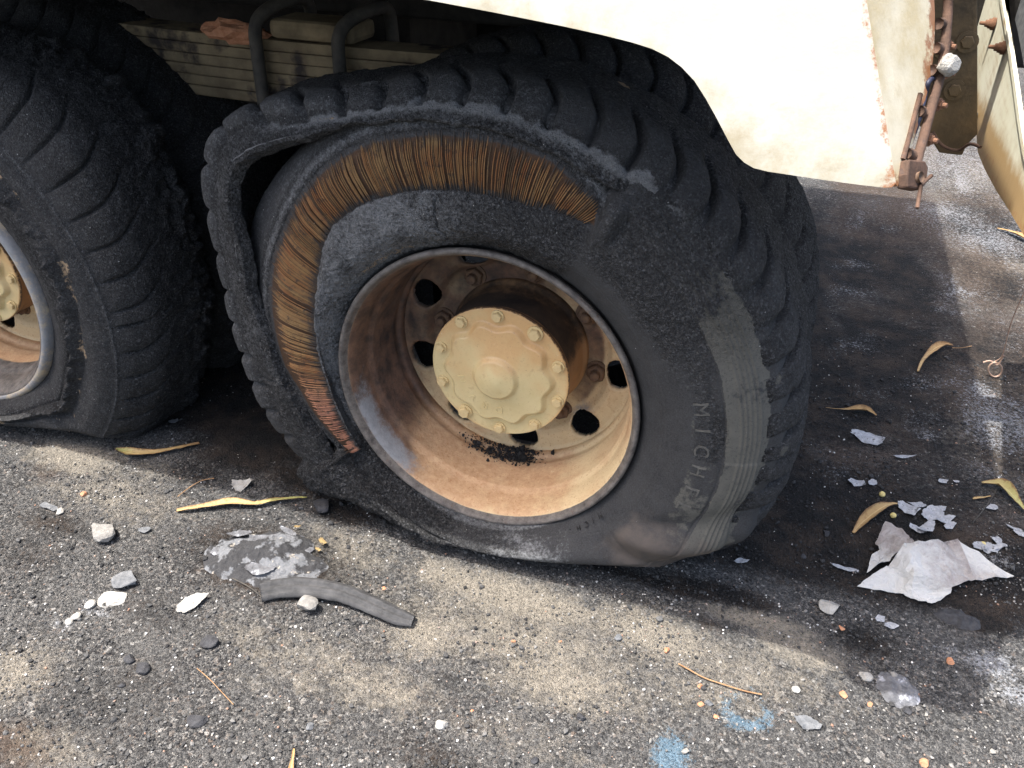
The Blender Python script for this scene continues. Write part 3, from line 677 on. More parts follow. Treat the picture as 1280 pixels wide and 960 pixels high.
L_TAB = {0: .560, 10: .565, 25: .588, 36: .606, 47: .602, 57: .575, 70: .556, 90: .556, 330: .556}
def plain_tyre(parent, y0, seed, torn=False, rough_edge=False, n=900, crack=True):
    """a whole charred tyre, flat at the bottom"""
    thd = np.linspace(0, 360, n, endpoint=False); th = np.radians(thd); z = 0 * th
    wob = fbm(np.stack([np.cos(th), np.sin(th), z], -1), 2.0, 2, seed) * .012 + ((ptab(thd, L_TAB) - .557) if torn else 0)
    ctrl = [(.266 + z, .05 + z), (.284 + z, .024 + z), (.300 + z, .012 + z), (.322 + z, -.002 + z), (.345 + z, -.016 + z), (.372 + z, -.026 + z), (.398 + z, -.026 + z), (.425 + z, -.034 + z), (.452 + z, -.038 + z),
            (.478 + z, -.030 + z), (.502 + z, -.012 + z), (.526 + wob, .014 + z), (.545 + wob, .045 + z), (.555 + wob, .085 + z), (.557 + wob, .13 + z), (.555 + wob, .18 + z), (.545 + wob, .225 + z), (.515 + z, .262 + z), (.46 + z, .288 + z), (.37 + z, .295 + z), (.284 + z, .262 + z), (.266 + z, .25 + z)]
    R, Y, t = prof_grid(th, ctrl, 210)
    R0 = R.copy()
    R, Y, k = squash(th, R, Y, bulge=.05)
    T = thd[:, None]; P = np.stack([R * np.cos(np.radians(T)), Y + seed, R * np.sin(np.radians(T))], -1)
    tr = sstep(9.6, 10.8, t) * (1 - sstep(16.5, 18, t))
    groove = tread_relief(T + seed * 3.1, Y, -.012 + 0 * R, .0105 if crack else .0085, seed, crack) * tr
    rough = fbm(P, 50, 4, seed + 3) * .0040 + fbm(P, 170, 3, seed + 9) * .0030
    an = fbm(P, 30, 4, seed + 5)
    disp = groove + rough * (.35 + .65 * tr) * (1 - .6 * sstep(9.5, 10.5, t) * (1 - sstep(11.8, 13, t)))
    ash = .04 * tr + .03; tanm = 0 * R; mud = 0 * R + .12 * (1 - tr)
    if torn:
        rg = ptab(thd, {0: .405, 17: .432, 41: .436, 90: .43, 180: .42, 335: .385, 349: .397})[:, None] + .008 * fbm(P, 12, 3, seed + 6)
        disp = disp + gauss(R0 - rg, .011) * (.018 + .022 * fbm(P, 50, 4, seed + 7)) - gauss(R0 - rg - .016, .006) * .007 - gauss(R0 - rg + .020, .004) * .005
        disp = disp + gauss(R0 - .492, .0022) * .0030
        tanm = inrange(R0 - rg, .010, .034, .005) * (.20 + .75 * fbm(P, 30, 4, seed + 12))
        ash = np.maximum(ash, gauss(R0 - .492, .003) * .42)
        ash = np.maximum(ash, inrange(R0 - rg, .02, .07, .01) * .20)
    if rough_edge:
        disp = disp + sstep(13.2, 15.5, t) * inrange(T - 360 * (T > 200), -75, 75, 25) * np.abs(fbm(P, 24, 4, seed + 14)) * .040 * (1 - sstep(17, 18, t))
        ash = np.maximum(ash, sstep(13.5, 15, t) * (1 - sstep(16, 17, t)) * np.clip(fbm(P, 16, 3, seed + 16), 0, 1) * .7)
    char = np.clip(.35 + .45 * tr - .3 * sstep(9.5, 10.5, t) * (1 - sstep(11.8, 13, t)) + (.4 * gauss(R0 - .37, .018) if torn else 0), 0, 1)
    Y = Y + y0
    T2 = th[:, None]
    return finish_tyre('tyre', th, R, Y, disp, {'ash': ash, 'mud': mud, 'brown': 0 * R, 'tan': tanm, 'char': char}, parent, 0, seed)

# ---------- rim, hub, cap
RIM_PROF = [(.262, .245), (.276, .020), (.2815, .013), (.2865, .0095), (.2895, .005), (.2905, .000), (.2895, -.0045), (.2865, -.0068), (.2830, -.0062), (.2800, -.0030), (.2765, .004), (.2725, .011), (.2690, .020),
            (.2660, .034), (.2640, .050), (.2625, .060), (.2585, .069), (.2560, .076), (.2545, .095), (.2530, .118), (.2510, .138), (.2495, .150), (.2510, .158), (.2500, .166), (.2440, .172), (.2420, .180), (.2430, .188)]
def build_rim(parent, phase=0.0, grey=0.0):
    n = 288
    X, T, R, Y = lathe(RIM_PROF, n, 5)
    thd = np.degrees(T) % 360; nz = fbm(X, 9, 4, 7); s = np.broadcast_to(np.linspace(0, 26, X.shape[1])[None], R.shape)
    inner = sstep(9, 11, s)
    up = 0.5 - 0.5 * np.cos(np.radians(thd + 28))              # darker towards the upper left of the barrel
    soot = inner * np.clip(sstep(.42, .88, up + .18 * nz) * (1.0), 0, 1) * .98
    rust = inner * np.clip(.66 + .6 * nz + .3 * inrange(thd, 215, 300, 20) - .35 * inrange(thd, 300, 350, 15), 0, 1)
    bare = inrange(s, 10.0, 13.6, 1.6) * inrange(thd, 190, 234, 14) * np.clip(.78 + .9 * nz, 0, 1)
    edge = 1 - sstep(9.7 + 8 * grey, 10.8 + 8 * grey, s); bare = np.maximum(bare, grey * inrange(thd, 250, 345, 15) * sstep(13, 9, s) * .8); rust = np.clip(rust + grey * .4 * inner, 0, 1)
    o = link('rim', raw_mesh('rim', X, grid_faces(n, X.shape[1], True), True, {'soot': soot, 'rust': rust, 'bare': bare, 'edge': edge}), M_RIM, parent)
    # disc with hand holes: an annulus whose cells are pushed clear of nine round openings
    nr, nh = 44, 9; n = 540
    rr = np.concatenate([np.linspace(.2430, .2425, 2), np.linspace(.2400, .130, nr)])
    yy = np.interp(rr[::-1], [.130, .178, .186, .196, .206, .225, .236, .2425], [.214, .214, .209, .196, .190, .190, .191, .188])[::-1]
    th = np.linspace(0, 2 * pi, n, endpoint=False)
    Tg, Rg = np.meshgrid(th, rr, indexing='ij'); Yg = np.broadcast_to(yy[None], Rg.shape).copy()
    x = Rg * np.cos(Tg); z = Rg * np.sin(Tg)
    hole = np.zeros_like(x); hr = .0315
    for i in range(nh):
        a = math.radians(155.7 + 40 * i + phase); cx, cz = .2120 * cos(a), .2120 * sin(a)
        ux, uz = cos(a), sin(a)
        dr = ((x - cx) * ux + (z - cz) * uz) / .86; dt = (-(x - cx) * uz + (z - cz) * ux)
        d = np.hypot(dr, dt); hole = np.maximum(hole, (d < hr * .80))
        kk = np.where((d < hr * 1.6) & (d >= hr * .80), (hr + (d - hr * .80) / (hr * .80) * (hr * .60)) / np.maximum(d, 1e-6), 1.0)
        ndr, ndt = dr * kk * .86, dt * kk
        x = np.where(kk != 1, cx + ndr * ux - ndt * uz, x); z = np.where(kk != 1, cz + ndr * uz + ndt * ux, z)
        Yg = Yg + np.where((d >= hr * .80) & (d < hr * 1.0), .004 * (1 - (d - hr * .8) / (hr * .2)), 0)
    F = grid_faces(n, len(rr), True); keep = hole.ravel()[F].max(1) < .5; F = F[keep]
    X = np.stack([x, Yg, z], -1); nz = fbm(X, 11, 4, 17); thd = np.degrees(Tg)
    up = 0.5 - 0.5 * np.cos(np.radians(thd + 45))
    soot = np.clip(sstep(.35, .8, up + .15 * nz), 0, 1) * .80 + .75 * inrange(Rg, .12, .178, .008) * inrange(thd, -40 + 0 * thd, 40, 10) + .75 * inrange(Rg, .12, .178, .008) * inrange(thd, 320, 400, 10)  # disc darker towards the upper left and right of the hub
    rust = np.clip(.45 + .5 * nz - .35 * inrange(thd, 285, 345, 12), 0, 1)
    Yb = X.copy(); Yb[..., 1] += .010
    nvt = X.shape[0] * X.shape[1]
    # give the plate its thickness: back sheet plus the walls of the openings
    edges = {}
    for f in F:
        for q in range(4):
            e = (f[q], f[(q + 1) % 4])
            if (e[1], e[0]) in edges: del edges[(e[1], e[0])]
            else: edges[e] = 1
    W = np.array([[b, a, a + nvt, b + nvt] for (a, b) in edges])
    VV = np.concatenate([X.reshape(-1, 3), Yb.reshape(-1, 3)]); FF = np.concatenate([F, F[:, ::-1] + nvt, W])
    used = np.unique(FF); remap = np.zeros(len(VV), int); remap[used] = np.arange(len(used))
    two = lambda v: np.concatenate([v.ravel(), v.ravel()])[used]
    me = raw_mesh('wheel_disc', VV[used], remap[FF], True, {'soot': two(soot), 'rust': two(rust), 'bare': two(0 * x + .55 * gauss(thd - 318, 9) * gauss(Rg - .19, .02)), 'edge': two(0 * x)})
    link('wheel_disc', me, M_RIM, parent)

def lock_ring(parent):
    X, T, R, Y = lathe([(.2860, .002), (.2865, -.0070), (.2900, -.0105), (.2960, -.0100), (.3010, -.0050), (.3040, .004), (.3050, .016), (.3050, .034)], 220, 5)
    nz = fbm(X, 14, 4, 3); o_ = np.ones_like(R)
    link('lock_ring', raw_mesh('lock_ring', X, grid_faces(220, X.shape[1], True), True, {'soot': 0 * o_, 'rust': .2 + .3 * nz, 'bare': .62 + .5 * nz, 'edge': .34 * o_}), M_RIM, parent)

def hex_mesh(name, rad, h, washer=None, chamf=.2, r_top=None):
    """hexagon head along -y standing on y=0, with a washer or a stud end"""
    bm = bmesh.new()
    def ring(r, y, n, ph=0): return [bm.verts.new((r * cos(2 * pi * i / n + ph), y, r * sin(2 * pi * i / n + ph))) for i in range(n)]
    def bridge(a, b):
        n = len(a)
        for i in range(n): bm.faces.new((a[i], a[(i + 1) % n], b[(i + 1) % n], b[i]))
    a = ring(rad, 0, 6); b = ring(rad, -h * (1 - chamf), 6); c = ring(rad * .86, -h, 6)
    bridge(a, b); bridge(b, c); bm.faces.new(c)
    if washer:
        wa = ring(washer[0], .0005, 18); wb = ring(washer[0], -washer[1], 18); wc = ring(rad * .8, -washer[1] - .0002, 18)
        bridge(wa, wb); bridge(wb, wc); bm.faces.new(wc)
    if r_top:
        sa = ring(r_top[0], -h + .001, 10); sb = ring(r_top[0], -h - r_top[1], 10); sc = ring(r_top[0] * .8, -h - r_top[1] - .002, 10)
        bridge(sa, sb); bridge(sb, sc); bm.faces.new(sc)
    bmesh.ops.recalc_face_normals(bm, faces=bm.faces[:])
    return bm_mesh(bm, name)
ME_BOLT = hex_mesh('cap_bolt', .0098, .0085, (.0125, .0022)); ME_BOLT.materials.append(M_CAP)
at_ = ME_BOLT.attributes.new('rust', 'FLOAT', 'POINT'); at_.data.foreach_set('value', np.full(len(ME_BOLT.vertices), .35, np.float32))
ME_NUT = hex_mesh('wheel_nut', .0190, .016, (.0235, .004), .18, (.0105, .010)); ME_NUT.materials.append(M_NUT)

def glyph(ch, size, depth):
    cu = bpy.data.curves.new('g', 'FONT'); cu.body = ch; cu.size = size; cu.extrude = depth; cu.align_x = 'CENTER'; cu.resolution_u = 3
    o = bpy.data.objects.new('g', cu); COL.objects.link(o)
    dg = bpy.context.evaluated_depsgraph_get(); me = bpy.data.meshes.new_from_object(o.evaluated_get(dg))
    V = np.array([v.co[:] for v in me.vertices]).reshape(-1, 3); F = [list(p.vertices) for p in me.polygons]
    bpy.data.objects.remove(o); bpy.data.curves.remove(cu); bpy.data.meshes.remove(me); return V, F
def arc_text(name, text, angles, r, size, depth, yf, mat, parent, outward=True, wide=1.0, split=True):
    """each letter set tangentially at its own angle on the wheel; tops outward"""
    VV = []; FF = []; nv = 0
    for ch, a in zip(text, angles):
        if ch == ' ': continue
        V, F = glyph(ch, size, depth)
        if not len(V): continue
        a = math.radians(a); out = np.array([cos(a), 0, sin(a)]); tn = np.array([sin(a), 0, -cos(a)])
        if not outward: out, tn = -out, -tn
        base = np.array([r * cos(a), 0, r * sin(a)])
        Pw = base + V[:, :1] * wide * tn + V[:, 1:2] * out
        rr = np.hypot(Pw[:, 0], Pw[:, 2]); Pw[:, 1] = yf(rr, np.degrees(np.arctan2(Pw[:, 2], Pw[:, 0])) % 360) - V[:, 2]
        if split:
            me = bpy.data.meshes.new(name); me.from_pydata([tuple(v) for v in Pw], [], F); me.update(); link(name, me, mat, parent); continue
        VV.append(Pw); FF += [[i + nv for i in f] for f in F]; nv += len(V)
    if split: return
    me = bpy.data.meshes.new(name); me.from_pydata([tuple(v) for v in np.concatenate(VV)], [], FF); me.update()
    return link(name, me, mat, parent)

def build_hub(parent, phase=91.6):
    # drum-shaped planetary hub
    X, T, R, Y = lathe([(.1375, .0945), (.1378, .100), (.1355, .108), (.1350, .130), (.1362, .165), (.1380, .190), (.1440, .204), (.1440, .216)], 160, 6)
    nz = fbm(X, 10, 4, 4); thd = np.degrees(T)
    rust = np.clip(inrange(thd - 360 * (thd > 180), -60, 15, 14) * .75 + .35 * sstep(.15, .172, Y) + .25 * nz + .5 * gauss(Y - .104, .005), 0, 1)
    rust = np.maximum(rust, inrange(thd, 180, 300, 25) * .8)
    link('hub', raw_mesh('hub', X, grid_faces(160, X.shape[1], True), True, {'rust': rust}), M_HUB, parent)
    # cap: flat flange, scalloped raised face, domed, round boss
    n, m = 400, 150; th = np.linspace(0, 2 * pi, n, endpoint=False); s = np.linspace(0, 1, m)
    rr = .1382 * (1 - s) ** 0.9; T, R = np.meshgrid(th, rr, indexing='ij')
    ph = np.radians(phase)
    lob = .1035 - .0055 * np.cos(10 * (T - ph))
    ch_ = sstep(.0060, -.0060, R - lob)
    Yv = .0905 - .0115 * ch_ - .012 * sstep(.105, .0, R) * ch_ - .0085 * sstep(.0475, .037, R) - .003 * sstep(.036, .0, R)
    Yv = Yv + .004 * sstep(.1365, .1382, R)
    X = np.stack([R * np.cos(T), Yv, R * np.sin(T)], -1); nz = fbm(X, 16, 4, 31)
    X[..., 1] += .0006 * fbm(X, 30, 3, 91)
    thd = np.degrees(T)
    rust = np.clip(.22 + .60 * sstep(-.05, .10, X[..., 2] + .03 * nz) + .45 * nz + .6 * sstep(.130, .138, R) * (nz + .5), 0, 1)
    back = X[:, 0].copy(); rim_ring = np.stack([back * np.array([1, 0, 1]) + np.array([0, .0975, 0])], 1)
    Xf = np.concatenate([rim_ring, X], 1); rs = np.concatenate([rust[:, :1], rust], 1); chip = .62 * sstep(.1345, .1385, R); chip = np.concatenate([chip[:, :1], chip], 1)
    cap = link('hub_cap', raw_mesh('hub_cap', Xf, grid_faces(n, m + 1, True), True, {'rust': rs, 'chip': chip}), M_CAP, parent)
    tag(cap, 'tan scalloped hub cap with ten bolts')
    def capy(r, a): return .0905 - .0115 - .012 * sstep(.105, .0, r) - .0002
    arc_text('cap_letter', 'DRVN', [275, 252, 229, 195], .066, .022, .0009, capy, M_CAP, parent, outward=True)
    for i in range(10):
        a = math.radians(phase + 36 * i); b = link('cap_bolt', ME_BOLT, None, parent, (.1235 * cos(a), .0900, .1235 * sin(a)))
        sc = 1.22 if i in (9, 4) else 1.0
        b.scale = (sc, sc * 1.15, sc); b.rotation_euler = (0, RNG.uniform(0, 1), 0)
    for i in range(8):
        a = math.radians(125 + 45 * i); b = link('wheel_nut', ME_NUT, None, parent, (.1660 * cos(a), .2145, .1660 * sin(a))); b.rotation_euler = (0, RNG.uniform(0, 1), 0)

WHEEL_X2 = -1.304
w1 = empty('wheel', (0, 0, ZC), truck); tag(w1, 'outer wheel with its flat tyre burnt to the cords')
main_tyre(w1); build_rim(w1); build_hub(w1)
M_LETTER = simple('raised_rubber_letters', (0.055, 0.055, 0.053), (0.12, 0.115, 0.10), 90, 0.8, 0.25, 0.0, 0.001, 300)
def side_y(r, a):
    y = np.interp(r, [.296, .316, .342, .372, .400, .425, .448], [.006, -.012, -.029, -.041, -.045, -.043, -.038])
    sn = np.sin(np.radians(a)); avail = np.where(sn < -.05, ZC / np.maximum(-sn, .05), 9); k = np.clip((avail - .283) / .275, .2, 1)
    return y - (1 - k) * .015 - .0008
arc_text('raised_letter', 'MICHEL', [14, 8.2, 2.6, 356.6, 350.4, 344.8], .390, .036, .0012, side_y, M_LETTER, w1, True, 1.0)
arc_text('bead_lettering', 'MICHELIN•88•', [321, 317.5, 314.5, 311, 307.5, 304.5, 301.8, 298.5, 295, 291.5, 289, 285.5], .3045, .0115, .0006, lambda r, a: side_y(r, a) - .010, M_CHAR, w1, True, 1.1, False)['kind'] = 'stuff'
w2 = empty('wheel', (0, .335, ZC), truck); tag(w2, 'inner twin wheel behind the burnt tyre')
t2 = plain_tyre(w2, 0.0, 3, False, False, 900, False)
w3 = empty('wheel', (WHEEL_X2, 0, ZC), truck); tag(w3, 'neighbouring outer wheel cut by the left edge')
plain_tyre(w3, 0.0, 5, True, True, 1300, True); build_rim(w3, 12, 1.0); lock_ring(w3); build_hub(w3, 70)
w4 = empty('wheel', (WHEEL_X2, .335, ZC), truck); tag(w4, 'inner twin wheel of the left pair')
plain_tyre(w4, 0.0, 8, False, True, 900, True)

# ---------- fender
K = 0.22; FY0, FZ0 = -.22, .86
fn = np.array([0, -1.0, K]); fp = np.array([0, FY0, FZ0])
def fpt(px, py): return at_plane(px, py, fp, fn)
def dense(pts, step):
    out = []
    for a, b in zip(pts, pts[1:]):
        k = max(1, int(np.linalg.norm(np.array(b) - np.array(a)) / step)); out += [np.array(a) + (np.array(b) - np.array(a)) * i / k for i in range(k)]
    return out + [np.array(pts[-1])]
arch_px = [(540, 1), (620, 16), (700, 32), (750, 43), (790, 53), (815, 61), (835, 71), (852, 84), (868, 101), (882, 123), (896, 148), (910, 175), (920, 193), (930, 203), (942, 210), (960, 214.5), (990, 219), (1030, 225), (1070, 230.5), (1105, 234.5), (1115, 234)]
arch = [fpt(*a) for a in arch_px]
def on_f(x, z): return np.array([x, FY0 + (z - FZ0) * K, z])
arch = [on_f(-2.6, 1.075), on_f(-1.2, 1.075), on_f(-.35, 1.062)] + arch
f0 = fpt(1120, 230); f1 = fpt(1083, 0); ftop = f0 + (f1 - f0) * (1.62 - f0[2]) / (f1[2] - f0[2])
def sheet(name, lower, upper, rows, thick, mat, parent, attr_fn, normal):
    """a curved panel between two edge lines, with a rolled edge and thickness"""
    L = np.array(lower); U = np.array(upper); n = len(L)
    s = np.linspace(0, 1, rows) ** 1.6
    G = L[:, None] * (1 - s[None, :, None]) + U[:, None] * s[None, :, None]
    nn = np.array(normal) / np.linalg.norm(normal)
    front = G; back = G - nn * thick
    N = n * rows; VV = np.concatenate([front.reshape(-1, 3), back.reshape(-1, 3)]); F = grid_faces(n, rows)
    ring = [i * rows for i in range(n)] + [(n - 1) * rows + j for j in range(1, rows)] + [i * rows + rows - 1 for i in range(n - 2, -1, -1)] + [j for j in range(rows - 2, 0, -1)]
    W = np.array([[ring[i], ring[(i + 1) % len(ring)], ring[(i + 1) % len(ring)] + N, ring[i] + N] for i in range(len(ring))])
    A = attr_fn(front.reshape(-1, 3)); A = {k: np.concatenate([v, v]) for k, v in A.items()}
    me = raw_mesh(name, VV, np.concatenate([F, F[:, ::-1] + N, W]), False, A)
    bm = bmesh.new(); bm.from_mesh(me); bmesh.ops.recalc_face_normals(bm, faces=bm.faces[:]); bm.to_mesh(me); bm.free()
    return link(name, me, mat, parent)
low = dense(arch + [f0 + (f1 - f0) * 0.004], .012)
upx = np.linspace(-2.6, ftop[0], len(low))
xs_low = np.array([p[0] for p in low]); up = [on_f(min(x, ftop[0]) if x < .4 else np.interp(x, [.4, f0[0]], [.4, ftop[0]]), 1.62) for x in xs_low]
corner = fpt(1118, 233)
def fender_attr(P):
    nz = fbm(P, 12, 4, 3)
    d = np.min(np.linalg.norm(P[:, None, :] - np.array(low)[None, ::4, :], axis=2), 1)
    dirt = .58 * gauss(d, .035) * (.75 + .6 * nz) + .38 * np.clip(nz + .1 * fbm(P, 50, 3, 5), 0, 1) * sstep(.30, .0, d) + .15 * sstep(1.02, .90, P[:, 2])
    fold = np.linalg.norm(np.cross(P - f0, (f1 - f0) / np.linalg.norm(f1 - f0)), axis=1)
    rust = .50 * gauss(fold, .012) + .22 * gauss(d, .010)
    return {'dirt': dirt, 'rust': rust}
fender = sheet('fender', low, up, 26, .004, M_FENDER, truck, fender_attr, fn)
tag(fender, 'sunlit cream wheel arch panel')
# return face of the fender, folded back along its right edge
rdir = np.array([.50, .86, 0.0]); rn_ = np.cross(f1 - f0, rdir); rn_ /= np.linalg.norm(rn_)
if rn_ @ (CAM - f0) < 0: rn_ = -rn_
def rpt(px, py): return at_plane(px, py, f0, rn_)
rl = dense([f0 + (f1 - f0) * t for t in (0.0, .25, .5, .75, 1.0)] + [ftop], .02)
ru_px = [(1122, 233), (1131, 210), (1142, 175), (1153, 138), (1162, 105), (1167, 70), (1169, 30), (1168, -5)]
ru_pts = [rpt(*p) for p in ru_px]; ru_pts = ru_pts + [ru_pts[-1] + (ftop - f1)]
cum = np.concatenate([[0], np.cumsum([np.linalg.norm(b - a) for a, b in zip(ru_pts, ru_pts[1:])])]); cum /= cum[-1]
q = np.linspace(0, 1, len(rl)); ru = [np.array([np.interp(v, cum, [p[i] for p in ru_pts]) for i in range(3)]) for v in q]
def ret_attr(P):
    nz = fbm(P * np.array([1, 1, .35]), 22, 4, 13); d = np.min(np.linalg.norm(P[:, None] - np.array(ru)[None], axis=2), 1)
    return {'dirt': np.clip(.45 + .5 * nz, 0, 1), 'rust': np.clip(.95 * gauss(d, .022) * (.6 + 1.3 * nz) + .5 * np.clip(nz - .1, 0, 1), 0, 1)}
o = sheet('fender_return', rl, ru, 16, .004, M_RETURN, truck, ret_attr, rn_); tag(o, 'rust streaked return face of the fender')
# inner liner over the wheels and the truck body above (shade, mostly out of frame)
bed = link('cargo_bed', bm_mesh(box_bm(-1.29, 1.12, 1.66, 3.4, 2.4, .12, .01), 'cargo_bed'), M_DARK, truck)
bed2 = link('fender_liner', bm_mesh(box_bm(-1.0, .42, 1.30, 3.1, .95, .03, .006), 'fender_liner'), M_DARK, truck)
bed3 = link('headboard', bm_mesh(box_bm(.38, 1.5, 1.3, .05, 1.7, .62, .006), 'headboard'), M_DARK, truck)

# ---------- hinge on the fender's right edge
h = empty('hinge', tuple(rpt(1140, 200)), truck)
hinv = np.array(h.location)
def hp(px, py, out=0.0): return rpt(px, py) + rn_ * out - hinv
link('hinge_pin', tube_mesh('hinge_pin', [hp(1141, 205, .004), hp(1150, 172, .004), hp(1160, 135, .004), hp(1172, 92, .004), hp(1177, 60, .004), hp(1180, 22, .004), hp(1181, -8, .004)], .0054, 12), M_RUST, h)
link('hinge_strap', tube_mesh('hinge_strap', [hp(1127, 200, .001), hp(1135, 172, .001), hp(1143, 140, .001), hp(1149, 118, .001)], .0032, 8), M_RUST, h)
for (a, b) in [((1139, 194), (1132, 192)), ((1148, 139), (1152, 141)), ((1163, 88), (1170, 90)), ((1168, 60), (1175, 62)), ((1172, 30), (1178, 30))]:
    link('knuckle', tube_mesh('knuckle', [hp(*a, .001), hp(*b, .001)], .0065, 8), M_RUST, h)
kb = [hp(1126, 201, .010), hp(1146, 203, .010), hp(1150, 211, .010), hp(1147, 232, .010), hp(1140, 239, .010), hp(1124, 236, .010), hp(1123, 220, .010)]
prism('end_bracket', kb, tuple(-rn_ * .013), .002, h, M_RUST)
pc = hp(1136, 224, .0105)
link('pin_end', tube_mesh('pin_end', [pc, pc + rn_ * .004], .0062, 14), M_NUT, h)
for (pp) in ([(1137, 234), (1135, 245), (1132, 262)], [(1137, 234), (1143, 228), (1150, 222)]):
    link('split_pin', tube_mesh('split_pin', [hp(*p, .013) for p in pp], .0022, 8), M_RUST, h)
link('cable', tube_mesh('cable', spline([hp(1135, 196, -.004), hp(1147, 165, -.004), hp(1150, 145, .0), hp(1160, 118, -.003), hp(1158, 104, .002), hp(1166, 98, 0)], 22), .0028, 8), M_CABLE, h)
ME_SNUT = hex_mesh('nut', .0058, .005, (.0075, .0015), .2, (.0032, .003)); ME_SNUT.materials.append(M_RUSTO)
for (px, py) in [(1186, 91), (1176, 131), (1164, 175), (1187, 58)]:
    b = link('nut', ME_SNUT, None, h); b.location = hp(px - 4, py, .001); b.rotation_mode = 'QUATERNION'
    b.rotation_quaternion = Vector((0, -1, 0)).rotation_difference(Vector((.86, -.50, .05)))

# ---------- plate, panel at the right edge
pl = empty('backing_plate', tuple(at_y(1190, 120, .34)), truck); ploc = np.array(pl.location)
def plp(px, py, y=.34): return at_y(px, py, y) - ploc
prism('plate', [plp(1120, -60) + np.array([0, 0, .45]), plp(1222, -60) + np.array([0, 0, .45])] + [plp(*p) for p in [(1222, -60), (1222, 168), (1208, 182), (1203, 194), (1196, 194), (1174, 191), (1166, 178), (1120, 120), (1120, -60)]], (0, .012, 0), .002, pl, M_PLATE)
ME_BN = hex_mesh('plate_bolt', .010, .006, (.016, .002), .2); ME_BN.materials.append(M_PLATE)
for p in [(1193, 112), (1209, 52), (1180, 60)]: link('plate_bolt', ME_BN, None, pl, tuple(plp(*p) - np.array([0, .002, 0])))
link('wire_tail', tube_mesh('wire_tail', spline([plp(1166, 165, .32), plp(1178, 182, .30), plp(1197, 188, .30), plp(1212, 180, .28), plp(1226, 184, .26)], 18), .0026, 8), M_RUST, pl)
PX = .74
sp_ = empty('side_panel', (PX, .3, .8), truck); sloc = np.array(sp_.location)
def pp(px, py, dx=0): return at_x(px, py, PX + dx) - sloc
UPV = np.array([0, 0, .62])
edge_l = [pp(1220, -60) + UPV, pp(1220, -60), pp(1220, 5), pp(1220.5, 95), pp(1220, 160), pp(1222, 190), pp(1231, 212), pp(1245, 238), pp(1262, 264), pp(1283, 300), pp(1290, 312)]
edge_r = [pp(1246, -60) + UPV, pp(1246, -60), pp(1254, 2), pp(1264, 60), pp(1270, 100), pp(1276, 145), pp(1283, 190), pp(1292, 225), pp(1297, 250), pp(1300, 280), pp(1302, 312)]
def panel_attr(P):
    P = P + sloc; nz = fbm(P * np.array([1, 1, .3]), 18, 4, 23)
    hgt = P[:, 2]
    return {'dirt': np.clip(.25 + .6 * nz + 1.1 * sstep(.865, .80, hgt + .02 * nz), 0, 1), 'rust': np.clip(.20 * np.clip(nz, 0, 1) + .38 * sstep(.835, .80, hgt), 0, 1)}
el = dense(edge_l, .03); er = [np.array([np.interp(i / (len(el) - 1), np.linspace(0, 1, len(edge_r)), [p[k] for p in edge_r]) for k in range(3)]) for i in range(len(el))]
sheet('panel_face', el, er, 14, .004, M_PANEL, sp_, panel_attr, (-1, 0, 0))
# folded flange standing along the near edge, then the next panel beyond a gap
fl = [e + np.array([.0, -.002, 0]) for e in er]; fl2 = [e + np.array([.0, -.022, .004]) for e in er]
fle = [np.array(p) + np.array([-.006, 0, 0]) for p in fl]
fle2 = [np.array(p) + np.array([-.006, 0, 0]) for p in fl2]
o = sheet('panel_flange', fle, fle2, 4, .004, M_PANEL, sp_, panel_attr, (-1, 0, 0))
gp = [at_x(1300, -60, .80) - sloc + UPV, at_x(1263, -60, .80) - sloc + UPV] + [at_x(*p, .80) - sloc for p in [ (1263, 3), (1272, 40), (1281, 90), (1300, 120)]]
prism('adjoining_panel', gp, (.004, 0, 0), .001, sp_, M_SLATE)
def cone_bolt(px, py, tx, ty):
    a = pp(px, py, -.001); d = np.array([-1, 0.06, .0])
    prof = [(0, .0105), (.006, .0105), (.0062, .0085), (.011, .0080), (.0112, .0062), (.016, .0058), (.0162, .0034), (.024, .0030), (.025, .0015)]
    return link('panel_bolt', tube_mesh('panel_bolt', [a + d * t for t, r in prof], [r for t, r in prof], 10), M_RUSTO, sp_)
cone_bolt(1244, 30, 1226, 32); cone_bolt(1257, 60, 1238, 63)
b = link('rivet', tube_mesh('rivet', [pp(1219, 143, -.006), pp(1221, 143, .002)], .0042, 8), M_WHITE, sp_)

# ---------- underbody seen between the wheels
SPY = .50
ls = empty('leaf_spring', (-.69, SPY, .70), truck); tag(ls, 'leaf spring pack with sooty cream paint'); lloc = np.array(ls.location)
nl = 6; zt, zb = .838, .700; hh = (zt - zb) / nl
for i in range(nl):
    L0, L1 = -1.25 + .02 * i, -.10 - .05 * i
    bm = bmesh.new(); xs = np.linspace(L0, L1, 26); V = []
    for x in xs:
        sag = .020 * ((x + .62) / .5) ** 2
        zc_ = zt - hh * (i + .5) + sag * .35
        for (dy, dz) in [(-.045, -hh * .46), (-.0465, -hh * .30), (-.0465, hh * .30), (-.045, hh * .46), (.045, hh * .46), (.045, -hh * .46)]:
            V.append(bm.verts.new((x - lloc[0], dy - .001 * (i % 2), zc_ + dz - lloc[2])))
    for a in range(25):
        for b_ in range(6): bm.faces.new((V[a * 6 + b_], V[a * 6 + (b_ + 1) % 6], V[a * 6 + 6 + (b_ + 1) % 6], V[a * 6 + 6 + b_]))
    bm.faces.new([V[k] for k in range(6)]); bm.faces.new([V[25 * 6 + k] for k in range(6)][::-1])
    bmesh.ops.recalc_face_normals(bm, faces=bm.faces[:])
    link('spring_leaf', bm_mesh(bm, 'spring_leaf'), M_SPRING, ls)
